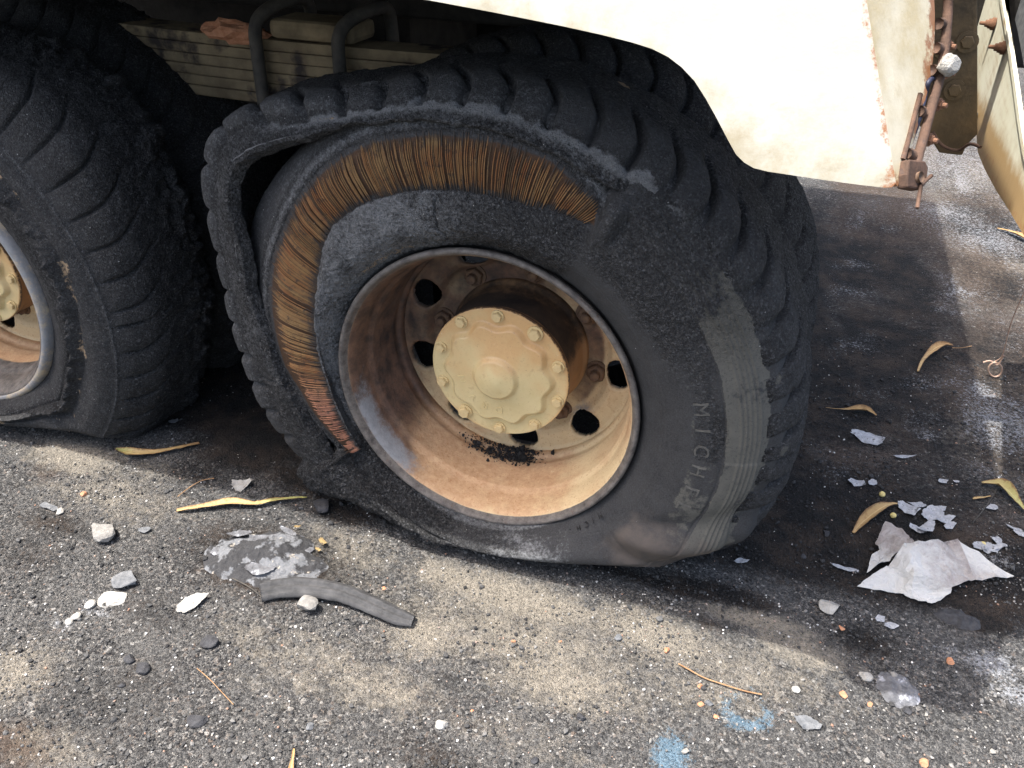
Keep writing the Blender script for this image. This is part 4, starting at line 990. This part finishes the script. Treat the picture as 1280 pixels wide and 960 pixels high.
for cx_, ctop in ((-.672, .905), (-.475, .90)):
    p = [(cx_ - .004, -.075, .55), (cx_ - .004, -.075, .80), (cx_, -.072, ctop - .035), (cx_ + .018, -.045, ctop - .006), (cx_ + .04, 0, ctop + .006), (cx_ + .045, .06, ctop), (cx_ + .045, .08, ctop - .06), (cx_ + .045, .08, .62)]
    link('u_bolt', tube_mesh('u_bolt', [tuple(np.array(q) - np.array([lloc[0], 0, lloc[2]])) for q in spline(p, 30)], .0140, 12), M_BOLT, ls)
sd_ = box_bm(-.555 - lloc[0], .0, .862 - lloc[2], .20, .11, .040, .012); link('spring_seat', bm_mesh(sd_, 'spring_seat', False), M_SPRING, ls)
# crumbling orange crust on the spring
V0, F0 = ICO3; cr = V0 * (1 + .55 * fbm(V0, 2.2, 4, 12)[:, None]) * np.array([.078, .030, .024])
c0 = at_y(297, 40, SPY - .03) - lloc
link('rust_crust', raw_mesh('rust_crust', cr, F0, False), M_CRUST, ls, tuple(c0 + np.array([0, 0, 0])))
link('chassis_rail', bm_mesh(box_bm(-1.0, .80, .98, 4.2, .09, .26, .008), 'chassis_rail'), M_DARK, truck)
link('light_block_plate', bm_mesh(box_bm(-2.4, 1.32, .82, 4.6, .10, 1.52, .02), 'light_block_plate'), M_DARK, truck)  # added dark plate, keeps daylight from showing through behind the wheels
link('axle_beam', tube_mesh('axle_beam', [(0, .62, ZC), (0, 1.6, ZC)], .085, 20), M_DARK, truck)
link('axle_beam', tube_mesh('axle_beam', [(WHEEL_X2, .62, ZC), (WHEEL_X2, 1.6, ZC)], .085, 20), M_DARK, truck)
link('crossmember', bm_mesh(box_bm(-.60, 1.15, .80, .20, .66, .34, .01), 'crossmember'), M_DARK, truck)

blk = rpt(1168, 98) + rn_ * .012

# ================================================================== LITTER
def gz(x, y): return float(ground_h(np.array([x]), np.array([y]))[0])
def gpt(px, py, dz=0.0):
    p = at_z(px, py, 0.0); p[2] = gz(p[0], p[1]) + dz; return p
def mpp(px, py):
    """metres per photo pixel at that spot"""
    return float(np.linalg.norm(at_z(px, py) - CAM)) / FPX
def chunk(name, label, cat, px, py, wpx, mat, seed, flat=.55, cuts=9, long=1.0, rot=0.0, group=None, sub=None, lift=0.0, at=None):
    V, F = ICO3; r = np.random.default_rng(seed); V = V.copy()
    for i in range(cuts):
        nrm = r.normal(size=3); nrm /= np.linalg.norm(nrm); d = r.uniform(.45, .8); s = V @ nrm
        V = V - np.maximum(s - d, 0)[:, None] * nrm
    V = V * (1 + .10 * fbm(V + seed, 3.0, 3, seed)[:, None]); s_ = wpx * mpp(px, py) * .5
    V = V * np.array([long, 1.0, flat]) * s_ / max(np.abs(V[:, 0]).max(), .3)
    c, s = cos(rot), sin(rot); V = np.stack([V[:, 0] * c - V[:, 1] * s, V[:, 0] * s + V[:, 1] * c, V[:, 2]], -1)
    p = gpt(px, py) if at is None else np.array(at)
    o = link(name, raw_mesh(name, V, F, False), mat, None, (p[0], p[1], p[2] - V[:, 2].min() - .0015 + lift))
    return tag(o, label, cat, group)
def flake(name, label, cat, px, py, wpx, mat, seed, asp=.6, rot=0.0, group=None, thick=.0016, curl=.25, tilt=0.0, parent=None, lift=0.0):
    r = np.random.default_rng(seed); n, m = 40, 5; a = np.linspace(0, 2 * pi, n, endpoint=False)
    kc = int(r.integers(5, 9)); ca = np.sort((np.arange(kc) + r.uniform(-.3, .3, kc)) / kc * 2 * pi); cr_ = r.uniform(.62, 1.12, kc); cp = np.stack([cr_ * np.cos(ca), cr_ * np.sin(ca)], -1)
    rad = np.full(n, 9.0)
    for q in range(kc):
        p0, p1 = cp[q], cp[(q + 1) % kc]; e = p1 - p0; den = np.cos(a) * e[1] - np.sin(a) * e[0]
        tt = (p0[0] * e[1] - p0[1] * e[0]) / np.where(np.abs(den) < 1e-6, 1e-6, den); u_ = np.where(np.abs(e[0]) > np.abs(e[1]), (tt * np.cos(a) - p0[0]) / (e[0] if abs(e[0]) > 1e-6 else 1), (tt * np.sin(a) - p0[1]) / (e[1] if abs(e[1]) > 1e-6 else 1))
        rad = np.where((tt > 0) & (u_ >= -.001) & (u_ <= 1.001), np.minimum(rad, tt), rad)
    rad = np.where(rad > 3, .8, rad) * (1 + .10 * fbm(np.stack([np.cos(a), np.sin(a), 0 * a + seed], -1), 4, 2, seed) + .05 * r.uniform(-1, 1, n))
    s_ = wpx * mpp(px, py) * .5
    s = np.linspace(0.0, 1, m); A, S = np.meshgrid(a, s, indexing='ij'); RR = rad[:, None] * S
    x = RR * np.cos(A); y = RR * np.sin(A) * asp
    z = curl * (x * x * .5 + y * x * .3) + .10 * fbm(np.stack([x, y, 0 * x], -1), 2.2, 3, seed)
    X = np.stack([x, y, z], -1) * s_; c, sn = cos(rot), sin(rot)
    X = np.stack([X[..., 0] * c - X[..., 1] * sn, X[..., 0] * sn + X[..., 1] * c, X[..., 2] + tilt * X[..., 1]], -1)
    Bk = X.copy(); Bk[..., 2] -= thick * (1.2 - S)
    N = n * m; F = grid_faces(n, m, True)
    W = np.array([[i * m + m - 1, ((i + 1) % n) * m + m - 1, ((i + 1) % n) * m + m - 1 + N, i * m + m - 1 + N] for i in range(n)])
    V = np.concatenate([X.reshape(-1, 3), Bk.reshape(-1, 3)]); p = gpt(px, py)
    me = raw_mesh(name, V, np.concatenate([F, F[:, ::-1] + N, W]), False)
    bm = bmesh.new(); bm.from_mesh(me); bmesh.ops.remove_doubles(bm, verts=bm.verts[:], dist=1e-6); bmesh.ops.recalc_face_normals(bm, faces=bm.faces[:]); bm.to_mesh(me); bm.free()
    loc = np.array([p[0], p[1], p[2] + thick - min(0, V[:, 2].min()) * .6 + .0008 + lift])
    if parent is not None: loc = loc - np.array(parent.location)
    o = link(name, me, mat, parent, tuple(loc))
    return tag(o, label, cat, group)

def leaf_material():
    m = MT('dry_yellow_leaf', 0.6, 0.3)
    c = m.ramp(m.attr('along'), [(0.0, (0.22, 0.26, 0.07)), (0.18, (0.32, 0.30, 0.11)), (0.32, (0.40, 0.29, 0.13)), (0.75, (0.36, 0.235, 0.10)), (1.0, (0.26, 0.15, 0.07))])
    c = m.mix(m.attr('tone'), c, (0.30, 0.16, 0.05))
    c = m.mix(m.ramp(m.noise(90, 5, 0.7), [(0.55, 0.0), (0.68, 0.7)]), c, (0.24, 0.13, 0.05))
    c = m.mix(m.ramp(m.attr('rib'), [(0.0, 0.5), (0.12, 0.0)]), c, (0.66, 0.52, 0.24))
    c = m.mix(m.ramp(m.noise(38, 6, 0.75), [(0.54, 0.0), (0.64, 0.65)]), c, (0.20, 0.115, 0.045))
    c = m.mix(m.mask(m.math('MULTIPLY', m.attr('rib'), .62), m.noise(70, 6, 0.8), 0.12, 1.0), c, (0.17, 0.095, 0.04))
    m.color(c); m.bump(m.noise(220, 3), 0.0012, 0.8); m.bump(m.noise(60, 4), 0.003, 0.8)
    return m.m
M_LEAF = leaf_material()
def leaf(label, path, widths, lifts, green0=0.0, green1=1.0, tone=0.0, curl=1.0, seed=0, group='fallen leaves'):
    """path in photo pixels on the ground, widths in pixels, lifts = height of the blade in metres"""
    n, m = 40, 9
    pts = np.array([gpt(px, py, l) for (px, py), l in zip(path, lifts)]); P = spline(pts, n)
    W = spline([[w_ * mpp(*path[0])] for w_ in widths], n)[:, 0] * .5; W = np.maximum(W, .0008)
    tan = np.gradient(P, axis=0); tan /= np.linalg.norm(tan, axis=1, keepdims=True)
    side = np.cross(tan, [0, 0, 1.0]); side /= np.linalg.norm(side, axis=1, keepdims=True); upv = np.cross(side, tan)
    v = np.linspace(-1, 1, m); s = np.linspace(0, 1, n); ang = v[None] * 1.25 * curl * (0.75 + .35 * np.sin(6 * s + seed))[:, None]
    X = P[:, None] + side[:, None] * (W[:, None] * np.sin(ang) * 1.1)[..., None] + upv[:, None] * (W[:, None] * (1 - np.cos(ang)) * 1.2 + .0009)[..., None]
    X[..., 2] += .0022 * fbm(X, 70, 3, seed)
    al = np.broadcast_to((green0 + (green1 - green0) * s)[:, None], (n, m))
    me = raw_mesh('leaf_blade', X, grid_faces(n, m), True, {'along': al, 'tone': 0 * al + tone, 'rib': np.broadcast_to(np.abs(v)[None], (n, m))})
    o = link('fallen_leaf', me, M_LEAF); md = o.modifiers.new('thickness', 'SOLIDIFY'); md.thickness = .0007
    return tag(o, label, 'leaf', group)
leaf('curled yellow leaf with a green end lying beside the left tyre', [(145, 562), (165, 570), (195, 569), (225, 564), (250, 557)], [3, 13, 14, 9, 4], [.002, .006, .008, .010, .006], 0.05, 1.0, 0.0, .9, 1)
leaf('long yellow leaf with thin green tip above the ash heap', [(384, 623), (345, 628), (320, 633), (292, 632), (255, 636), (221, 639)], [2, 9, 16, 20, 9, 6], [.004, .008, .010, .012, .008, .003], 0.05, .62, 0.0, .8, 2)
leaf('golden brown leaf tilted on the dark soil below the rear panel', [(1147, 465), (1153, 452), (1163, 442), (1176, 435), (1190, 434)], [3, 9, 12, 10, 4], [.003, .006, .009, .009, .005], .45, .95, 0.15, .8, 3)
leaf('dull brown leaf in deep shade close to the tyre tread', [(1032, 509), (1050, 511), (1066, 512), (1082, 513), (1096, 518)], [2, 3, 9, 11, 4], [.003, .005, .006, .006, .003], .5, .8, 0.35, .8, 4)
leaf('brown-yellow rolled leaf pointing at the torn paper', [(1066, 668), (1076, 657), (1090, 646), (1106, 636), (1122, 632)], [6, 10, 12, 10, 4], [.004, .007, .009, .009, .005], .75, .45, 0.1, 1.1, 5)
leaf('yellow leaf with green lower half at the right edge', [(1226, 607), (1240, 608), (1252, 613), (1264, 624), (1276, 636), (1290, 648)], [4, 8, 15, 14, 11, 6], [.008, .010, .012, .012, .010, .006], .3, .12, 0.0, .9, 6)
leaf('narrow pale leaf scrap beside the green and yellow leaf', [(1216, 624), (1226, 623), (1238, 621)], [3, 6, 3], [.003, .004, .004], .4, .5, 0.0, .7, 7)
leaf('small orange-brown leaf cut by the bottom edge', [(368, 938), (367, 947), (365, 958), (363, 970)], [2, 6, 9, 6], [.006, .008, .008, .005], .7, .9, 0.1, .8, 8)
leaf('brown dry leaf under the slanted right panel', [(1246, 287), (1258, 291), (1270, 297), (1284, 304)], [3, 8, 9, 6], [.006, .010, .012, .010], .7, .9, 0.1, .8, 9)

# crumpled sheet of paper, facets as it lies
def paper_material():
    m = MT('scorched_paper', 0.8, 0.2)
    c = m.mix(m.noise(30, 5, 0.6), (0.44, 0.425, 0.385), (0.60, 0.60, 0.59))
    c = m.mix(m.mask(m.attr('stain'), m.noise(40, 6, 0.7), 0.35, 1.0), c, m.mix(m.noise(90, 5, 0.7), (0.20, 0.17, 0.155), (0.34, 0.30, 0.275)))
    c = m.mix(m.mask(m.attr('burn'), m.noise(60, 6, 0.75), 0.15, 1.0), c, (0.05, 0.045, 0.045))
    m.color(c); m.bump(m.noise(160, 5, 0.65), 0.003, 0.9); m.bump(m.noise(45, 5, 0.7), 0.006, 0.9); return m.m
M_PAPER = paper_material()
def facet_sheet(name, label, pts, faces, stain, burn, seed, thick=.0012, sub=5):
    P = [tuple(at_z(px, py, hgt + .002)) for (px, py, hgt) in pts]
    bm = bmesh.new(); ls_ = bm.verts.layers.float.new('stain'); lb = bm.verts.layers.float.new('burn')
    vs = [bm.verts.new(p) for p in P]
    for v, s, b in zip(vs, stain, burn): v[ls_] = s; v[lb] = b
    for f in faces: bm.faces.new([vs[i] for i in f])
    bmesh.ops.triangulate(bm, faces=bm.faces[:])
    bmesh.ops.subdivide_edges(bm, edges=bm.edges[:], cuts=sub, use_grid_fill=True)
    bmesh.ops.triangulate(bm, faces=bm.faces[:])
    co = np.array([v.co[:] for v in bm.verts]); d = fbm(co, 42, 5, seed, .6) * .013; e = fbm(co + 5, 80, 4, seed + 1) * .009
    for v, a, b_ in zip(bm.verts, d, e):
        v.co.z = max(v.co.z + a, .002); v.co.x += b_ * .5; v.co.y += b_ * .4
    o = link(name, bm_mesh(bm, name), M_PAPER); md = o.modifiers.new('thickness', 'SOLIDIFY'); md.thickness = thick
    return tag(o, label, 'paper', None)
facet_sheet('paper_sheet', 'crumpled white paper sheet lying on the soot at the right',
    [(1071, 733, 0), (1091, 718, .014), (1111, 707, .022), (1130, 680, .052), (1146, 678, .054), (1196, 674, .036), (1219, 724, .012), (1267, 721, .002), (1200, 678, .030), (1189, 734, .020), (1187, 743, .010), (1164, 755, .003), (1149, 751, .004), (1129, 742, .006), (1117, 741, .001), (1143, 714, .040), (1140, 735, .016)],
    [(0, 1, 14), (1, 2, 13, 14), (2, 3, 15), (2, 15, 16, 13), (3, 4, 15), (4, 9, 15), (15, 9, 16), (16, 9, 10, 11), (16, 11, 12), (13, 16, 12), (4, 5, 6, 9), (5, 8, 7, 6)],
    [0, .05, .15, .1, .35, .75, .65, .15, .1, .55, .2, .1, .15, .1, 0, .1, .15], [0, 0, .0, .1, .4, .42, .05, 0, .1, .05, .05, .2, .2, .0, 0, 0, .05], 5)
facet_sheet('paper_sheet', 'smaller brownish paper scrap stuck behind the crumpled white sheet',
    [(1096, 676, .018), (1107, 652, .030), (1128, 660, .036), (1143, 678, .042), (1122, 690, .030), (1103, 703, .016), (1084, 716, .004), (1090, 693, .012), (1101, 686, .018), (1112, 702, .020)],
    [(0, 1, 2, 4), (2, 3, 4), (0, 4, 8), (4, 9, 5, 8), (7, 8, 5, 6)],
    [.6, .7, .75, .7, .65, .15, .05, .25, .5, .4], [0, .3, .3, .5, .1, .5, 0, .1, .1, .2], 9)

# charred pieces
def strip_object():
    path = [(326, 742), (345, 738), (370, 738), (400, 741), (430, 747), (455, 756), (480, 767), (500, 775), (517, 779)]
    wid = [17, 17.5, 18, 17, 15.5, 14.5, 14, 13, 9]; n = 48
    P = spline([gpt(a, b, .006) for a, b in path], n); Wd = spline([[x * mpp(400, 740) * 1.75] for x in wid], n)[:, 0]
    P[:, 2] += .004 * np.sin(np.linspace(0, 3, n))
    tan = np.gradient(P, axis=0); tan /= np.linalg.norm(tan, axis=1, keepdims=True); side = np.cross(tan, [0, 0, 1.0]); side /= np.linalg.norm(side, axis=1, keepdims=True)
    m = 22; a = np.linspace(0, pi, m)
    outr = np.stack([-np.cos(a), np.sin(a) * .72 + .16 * np.exp(-((np.cos(a) - .35) / .16) ** 2) - .24 * np.exp(-((np.cos(a) + .05) / .12) ** 2) - .16 * np.exp(-((np.cos(a) + .6) / .08) ** 2)], -1); inr = np.stack([-np.cos(a[::-1]) * .80, np.sin(a[::-1]) * .45 - .05], -1)
    prof = np.concatenate([outr, inr]); k = len(prof)
    X = P[:, None] + side[:, None] * (prof[None, :, 0] * Wd[:, None] * .5)[..., None] + np.array([0, 0, 1.0]) * (prof[None, :, 1] * Wd[:, None] * .40)[..., None]
    X = X + .0012 * fbm(X, 90, 3, 5)[..., None] * np.array([.3, .3, 1])
    X[..., 2] = np.maximum(X[..., 2], -.004)
    F = grid_faces(n, k, False, True).tolist() + [list(range(k))[::-1], [(n - 1) * k + i for i in range(k)]]
    me = bpy.data.meshes.new('rubber_strip'); me.from_pydata([tuple(v) for v in X.reshape(-1, 3)], [], F); me.update()
    me.polygons.foreach_set('use_smooth', np.array([len(p.vertices) == 4 for p in me.polygons]))
    tag(link('rubber_strip', me, M_STRIP), 'curved charred strip of tyre rubber lying below the ash heap', 'rubber strip')
strip_object()

def heap(name, label, cat, px, py, rx, ry, hgt, mat, seed, n=90):
    c = gpt(px, py); a = np.linspace(0, 2 * pi, n, endpoint=False); s = np.linspace(0, 1, 36)
    A, S = np.meshgrid(a, s, indexing='ij'); lob = 1 + .22 * fbm(np.stack([np.cos(a), np.sin(a), 0 * a], -1), 1.5, 3, seed)
    x = S * np.cos(A) * rx * lob[:, None]; y = S * np.sin(A) * ry * lob[:, None]
    P = np.stack([x, y, 0 * x], -1)
    z = hgt * (1 - S ** 2) * (.75 + .9 * fbm(P, 16, 4, seed + 1)) + .006 * fbm(P, 70, 3, seed + 2) * (1 - S ** 4) - .006 * S ** 3
    me = raw_mesh(name, np.stack([x, y, z], -1), grid_faces(n, 36, True, False), False)
    return tag(link(name, me, mat, None, (c[0], c[1], c[2] + .001)), label, cat)
def heap_mat():
    m = MT('burnt_ash_crust', 0.88, 0.25)
    c = m.mix(m.noise(120, 5, 0.7), (0.016, 0.016, 0.017), (0.06, 0.06, 0.062))
    c = m.mix(m.ramp(m.noise(26, 5, 0.6), [(0.50, 0.0), (0.55, 1.0)]), c, m.mix(m.noise(160, 4, 0.7), (0.075, 0.078, 0.082), (0.20, 0.207, 0.218)))
    c = m.mix(m.ramp(m.noise(34, 5, 0.7), [(0.63, 0.0), (0.68, 0.8)]), c, (0.38, 0.34, 0.28))
    m.color(c); m.bump(m.noise(140, 5, 0.7), 0.004, 0.9); return m.m
M_HEAP = heap_mat()
ah = heap('ash_heap', 'low heap of black char and grey ash above the rubber strip', 'ash heap', 335, 697, .150, .085, .022, M_HEAP, 3)
for i, (px, py, w_, a_) in enumerate([(335, 680, 66, .45), (325, 716, 40, .55), (292, 706, 30, .6), (383, 690, 26, .7), (362, 668, 34, .4), (270, 690, 26, .8), (300, 672, 30, .5), (352, 705, 24, .5)]):
    flake('ash_plate', None, None, px, py, w_, M_GREYASH, 60 + i, a_, RNG.uniform(-.4, .4), None, .002, .10, 0, ah, .004 if i not in (0, 1, 6) else .012)
for i, (px, py, w_) in enumerate([(404, 681, 22), (398, 690, 16), (372, 661, 12)]):
    o = flake('charred_leaf_scrap', 'half burnt yellow leaf scrap on the right end of the ash heap', 'leaf', px, py, w_ * .8, M_SCRAP, 80 + i, .45, -.6 + .5 * i, 'leaf scraps on the ash heap', .0008, .7, .25, None, .008)
heap('char_lump', 'flat black charred lump under the paper sheet', 'char lump', 1200, 775, .050, .034, .012, M_CLINK, 8)
heap('ash_patch', 'flat crusty grey and white ash patch near the right bottom', 'ash patch', 1122, 862, .048, .046, .0075, M_GREYASH, 14)
# crumbs of soot in the bottom of the rim
def rim_crumbs():
    V = []; F = []; nv = 0; V0, F0 = ICO1; r = np.random.default_rng(4)
    for i in range(1250):
        ad = r.normal(274, 5.5) if r.random() < .45 else r.normal(262, 8) ; a = math.radians(ad); big = .35 + .65 * gauss(ad - 275, 6)
        y = r.normal(.160, .010) if r.random() < .75 else r.normal(.178, .005)
        y = min(max(y, .09), .182); base = np.interp(y, [.09, .118, .150, .158, .166, .172, .186], [.2548, .2530, .2495, .2505, .2490, .2440, .2425])
        s = float(np.clip(r.lognormal(math.log(.0013), .6), .0006, .0065)) * (.6 + .5 * big); lift = r.random() * .010 * big
        p = np.array([(base - s * .5 - lift) * cos(a), y, (base - s * .5 - lift) * sin(a) + ZC])
        V.append((V0 * (1 + r.uniform(-.5, .4, (12, 1))) * r.uniform(.5, 1.5, 3)) * s + p); F.append(F0 + nv); nv += 12
    o = link('soot_crumbs', raw_mesh('soot_crumbs', np.concatenate(V), np.concatenate(F), False), M_CHAR)
    tag(o, 'black charred crumbs lying in the bottom of the wheel rim', 'soot crumbs', None, 'stuff')
rim_crumbs()

chunk('plaster_block', 'whitish block wedged behind the rusty hinge pin', 'plaster block', 1168, 98, 10, M_WHITE, 61, .9, 6, 1.1, .4, at=(blk[0], blk[1], blk[2] - .012))
bpy.data.objects['plaster_block'].scale = (.42, .42, .50)
# single stones, chips and flakes
chunk('stone', 'grey-brown stone with a dark right side by the left tyre', 'stone', 131, 668, 31, M_STONE, 1, .55, 9, 1.1, .1)
chunk('slag_piece', 'smooth dark blue-grey slag piece above the round white disc', 'slag', 159, 728, 30, M_SLATE, 2, .45, 10, 1.2, .3)
chunk('plaster_disc', 'round white flat disc on the left ground', 'plaster disc', 140, 747, 32, M_WHITE, 3, .16, 4, 1.0)
flake('plaster_shard', 'long white splintered shard standing out left of the rubber strip', 'plaster shard', 236, 757, 44, M_WHITE, 204, .50, .95, None, .005, .10, .25)
chunk('stone', 'light grey stone leaning on the rubber strip', 'stone', 386, 760, 25, M_STONE, 5, .7, 9, 1.0, .4)
chunk('slag_piece', 'small black clinker just below the white shard', 'slag', 262, 802, 22, M_CLINK, 6, .6)
chunk('slag_piece', 'black angular clinker in the lower left, larger of two', 'slag', 177, 836, 19, M_CLINK, 7, .6)
chunk('slag_piece', 'tiny black clinker left of the larger angular one', 'slag', 162, 823, 14, M_CLINK, 8, .6)
chunk('slag_piece', 'broad flat black clinker near the bottom left leaf', 'slag', 246, 901, 20, M_CLINK, 9, .45, 12, 1.2, .3)
chunk('slag_piece', 'dark clinker lump on the right of the long yellow leaf', 'slag', 402, 637, 26, M_CLINK, 10, .5)
chunk('plaster_block', 'small square white block on sandy ground below the tyre', 'plaster block', 1036, 761, 22, M_WHITE, 11, .55, 5, 1.1, -.1)
flake('burnt_paper_scrap', 'white and brown curled scrap above the long yellow leaf', 'paper scrap', 300, 609, 28, M_WHITE, 12, .75, .2, None, .002, .6, .3)
flake('ash_flake', 'single white flake beside the lower right tread', 'ash flake', 925, 702, 19, M_FLAKE, 13, .55, .3, None, .002, .3)
chunk('white_pebble', 'rounded white pebble below the sandy patch', 'pebble', 995, 862, 10, M_WHITE, 14, .6, 3, 1.0)
chunk('white_pebble', 'white oblong pebble touching the grey ash patch', 'pebble', 1082, 845, 13, M_WHITE, 15, .5, 3, 1.3)
chunk('white_pebble', 'pale pebble alone at the bottom edge left of centre', 'pebble', 551, 904, 14, M_WHITE, 16, .5, 6, 1.2)
flake('ash_flake', 'dark grey flake on the ground left of the blue paint patch', 'ash flake', 1008, 903, 34, M_SLATE, 17, .6, .2, None, .002, .2)
flake('ash_flake', 'wide white curled strip left of the paper sheet', 'ash flake', 1058, 712, 36, M_FLAKE, 18, .22, .05, None, .002, .4)
flake('ash_flake', 'feathery white ash tuft behind the tyre', 'ash flake', 1083, 548, 48, M_FLAKE, 19, .5, -.25, None, .002, .4)
flake('ash_flake', 'small pale ash flake in front of the left tyre', 'ash flake', 216, 527, 15, M_SLATE, 20, .6, .8, None, .002, .3)
flake('ash_flake', 'grey slate-like flake beyond the tip of the first leaf', 'ash flake', 258, 552, 16, M_SLATE, 21, .8, .1, None, .002, .3)
flake('ash_flake', 'small grey flake near the stone left of the ash heap', 'ash flake', 180, 663, 17, M_SLATE, 22, .7, .5, None, .003, .2)
flake('ash_flake', 'flat grey sliver at the left edge above the stone', 'ash flake', 62, 634, 36, M_SLATE, 23, .3, .0, None, .002, .1)
def FLAKE_LABELS(px, py):
    one = {(1070, 605): 'tufted pale flake on black soot, larger of a close pair', (1090, 606): 'smaller brownish flake beside the tufted pale one on soot', (1128, 573): 'thin straight white flake strip lying behind the tufted pair',
           (1100, 775): 'white flake crumb between the square block and the paper', (1112, 783): 'speckled pale flake touching the crumb below the paper', (1240, 636): 'lone pale flake just under the green and yellow leaf', (1134, 638): 'yellowish square flake at the tip of the rolled leaf'}
    if (px, py) in one: return one[(px, py)], None
    if px < 1190: return 'pale flake in the loose cluster behind the crumpled paper', 'ash flakes behind the paper'
    if px < 1262 and py > 660: return 'curled cream flake right of the paper top edge', 'ash flakes right of the paper'
    if px >= 1262: return 'grey flake near the right edge above the paper tip', 'ash flakes at the right edge'
    return 'tiny white flake on brown soil behind the flake cluster', 'tiny flakes on brown soil'
for i, (px, py, w_, a_) in enumerate([(1134, 638, 26, .7), (1146, 634, 22, .6), (1162, 646, 34, .6), (1180, 652, 26, .5), (1157, 662, 30, .55), (1146, 664, 22, .6), (1174, 638, 20, .6), (1186, 660, 22, .5), (1070, 605, 22, .7), (1090, 606, 14, .6),
                                      (1245, 676, 14, .7), (1228, 685, 30, .5), (1240, 688, 26, .5), (1250, 682, 20, .5), (1268, 662, 20, .5), (1275, 668, 18, .6), (1100, 775, 16, .7), (1112, 783, 20, .5), (1177, 603, 12, .6), (1195, 604, 10, .6), (1240, 636, 16, .7), (1232, 690, 12, .5), (1128, 573, 26, .25)]):
    lab, grp = FLAKE_LABELS(px, py)
    flake('ash_flake', lab, 'ash flake', px, py, w_ * 1.05, M_FLAKE, 100 + i, a_, RNG.uniform(-1, 1), grp, .0018, .45, RNG.uniform(-.3, .3), None, .002)
for i, (px, py, w_) in enumerate([(95, 770, 10), (113, 755, 11), (86, 776, 9), (75, 640, 9)]):
    chunk('white_pebble', 'tiny white crumb next to the round white disc', 'pebble', px, py, w_, M_WHITE, 130 + i, .6, 4, 1.2, RNG.uniform(0, 3), 'white crumbs by the disc')
for i, (px, py, w_) in enumerate([(875, 858, 9), (876, 880, 9), (895, 895, 8), (1054, 868, 11), (1188, 826, 12), (1156, 953, 13), (480, 735, 7), (105, 618, 10), (834, 812, 10), (1088, 880, 8), (1052, 785, 9), (642, 800, 6), (590, 886, 6), (700, 800, 6)]):
    lab = {480: 'orange crumb at the lower right end of the rubber strip', 105: 'orange crumb left of the long yellow leaf', 834: 'orange crumb by the start of the long twig', 1088: 'orange crumb just left of the grey ash patch', 1188: 'orange crumb on the white ash residue',
           1156: 'big orange crumb at the bottom right edge', 1052: 'orange crumb below the square white block', 1054: 'orange crumb between two white pebbles'}.get(px)
    grp = None
    if lab is None: lab, grp = ('orange crumb left of the broken blue paint ring', 'orange crumbs by the blue ring') if px > 860 else ('tiny orange crumb on the pale sandy foreground', 'orange crumbs on the sand')
    chunk('brick_crumb', lab, 'brick crumb', px, py, w_ * .8, M_BRICK, 150 + i, .6, 6, 1.1, RNG.uniform(0, 3), grp)
for i in range(16):
    px, py = RNG.uniform(10, 1270), RNG.uniform(570, 950)
    if py < 720 and 280 < px < 1000: continue
    if py < 770 and 1050 < px: continue
    chunk('clinker_bit', 'small black clinker bit on the sooty gravel', 'clinker', px, py, RNG.uniform(7, 11), M_CLINK if RNG.random() < .75 else M_SLATE, 200 + i, .6, 7, 1.1, RNG.uniform(0, 3), 'black clinker bits')
for i, (px, py) in enumerate([(1102, 620), (1116, 646), (1228, 682)]):
    chunk('yellow_seed', 'round yellowish seed lying by the rolled leaf and flakes', 'seed', px, py, 7, M_SEED, 300 + i, .9, 0, 1.0, 0, 'yellow seeds')
def twig(label, path, rad, mat=M_TWIG, dz=.004, cat='twig', name='twig'):
    P = spline([gpt(a, b, dz + .002 * (i % 2)) for i, (a, b) in enumerate(path)], 30)
    return tag(link(name, tube_mesh(name, P, rad, 7), mat), label, cat)
twig('long thin brown twig left of the blue paint ring', [(848, 829), (862, 838), (880, 848), (905, 858), (930, 864), (952, 870)], .0013)
twig('hair-thin pale stem on gravel right of the small clinkers', [(246, 835), (262, 850), (278, 866), (292, 882)], .0007)
twig('reddish stalk lying behind the first curled leaf', [(222, 622), (236, 612), (252, 603), (268, 600)], .0010)
twig('dark stem beside the ash heap and rubber strip', [(290, 722), (312, 735), (330, 748)], .0013, M_BOLT)
twig('brown stalk between the paper flakes and the green leaf', [(1215, 655), (1228, 640), (1240, 622), (1247, 610)], .0011, M_BOLT)
twig('short dry twig behind the golden brown leaf', [(1190, 436), (1200, 437), (1214, 434)], .0011)
# wire with an eye
yw = float(at_z(1244, 472)[1]); lp = lambda px, py, dy=0: at_y(px, py, yw + dy)
ringp = [lp(1244 + 8.5 * math.sin(t), 462 - 9 * math.cos(t), .003 * math.sin(t)) for t in np.linspace(.3, 2 * pi + .2, 22)]
stem = spline([lp(1243, 452, .004), lp(1252, 446), lp(1257, 430), lp(1262, 410), lp(1270, 388), lp(1282, 362), lp(1296, 330)], 26)
wr = empty('wire_loop', tuple(lp(1244, 470))); wl = np.array(wr.location); tag(wr, 'thin copper wire ending in a twisted ring at the right', 'wire')
link('ring', tube_mesh('ring', [p - wl for p in ringp], .0022, 8), M_WIRE, wr)
link('stem', tube_mesh('stem', [p - wl for p in stem], .0014, 8), M_WIRE, wr)
link('twist', tube_mesh('twist', [p - wl for p in spline([lp(1229, 453), lp(1238, 451), lp(1247, 456), lp(1252, 449), lp(1255, 444)], 14)], .0022, 8), M_WIRE, wr)
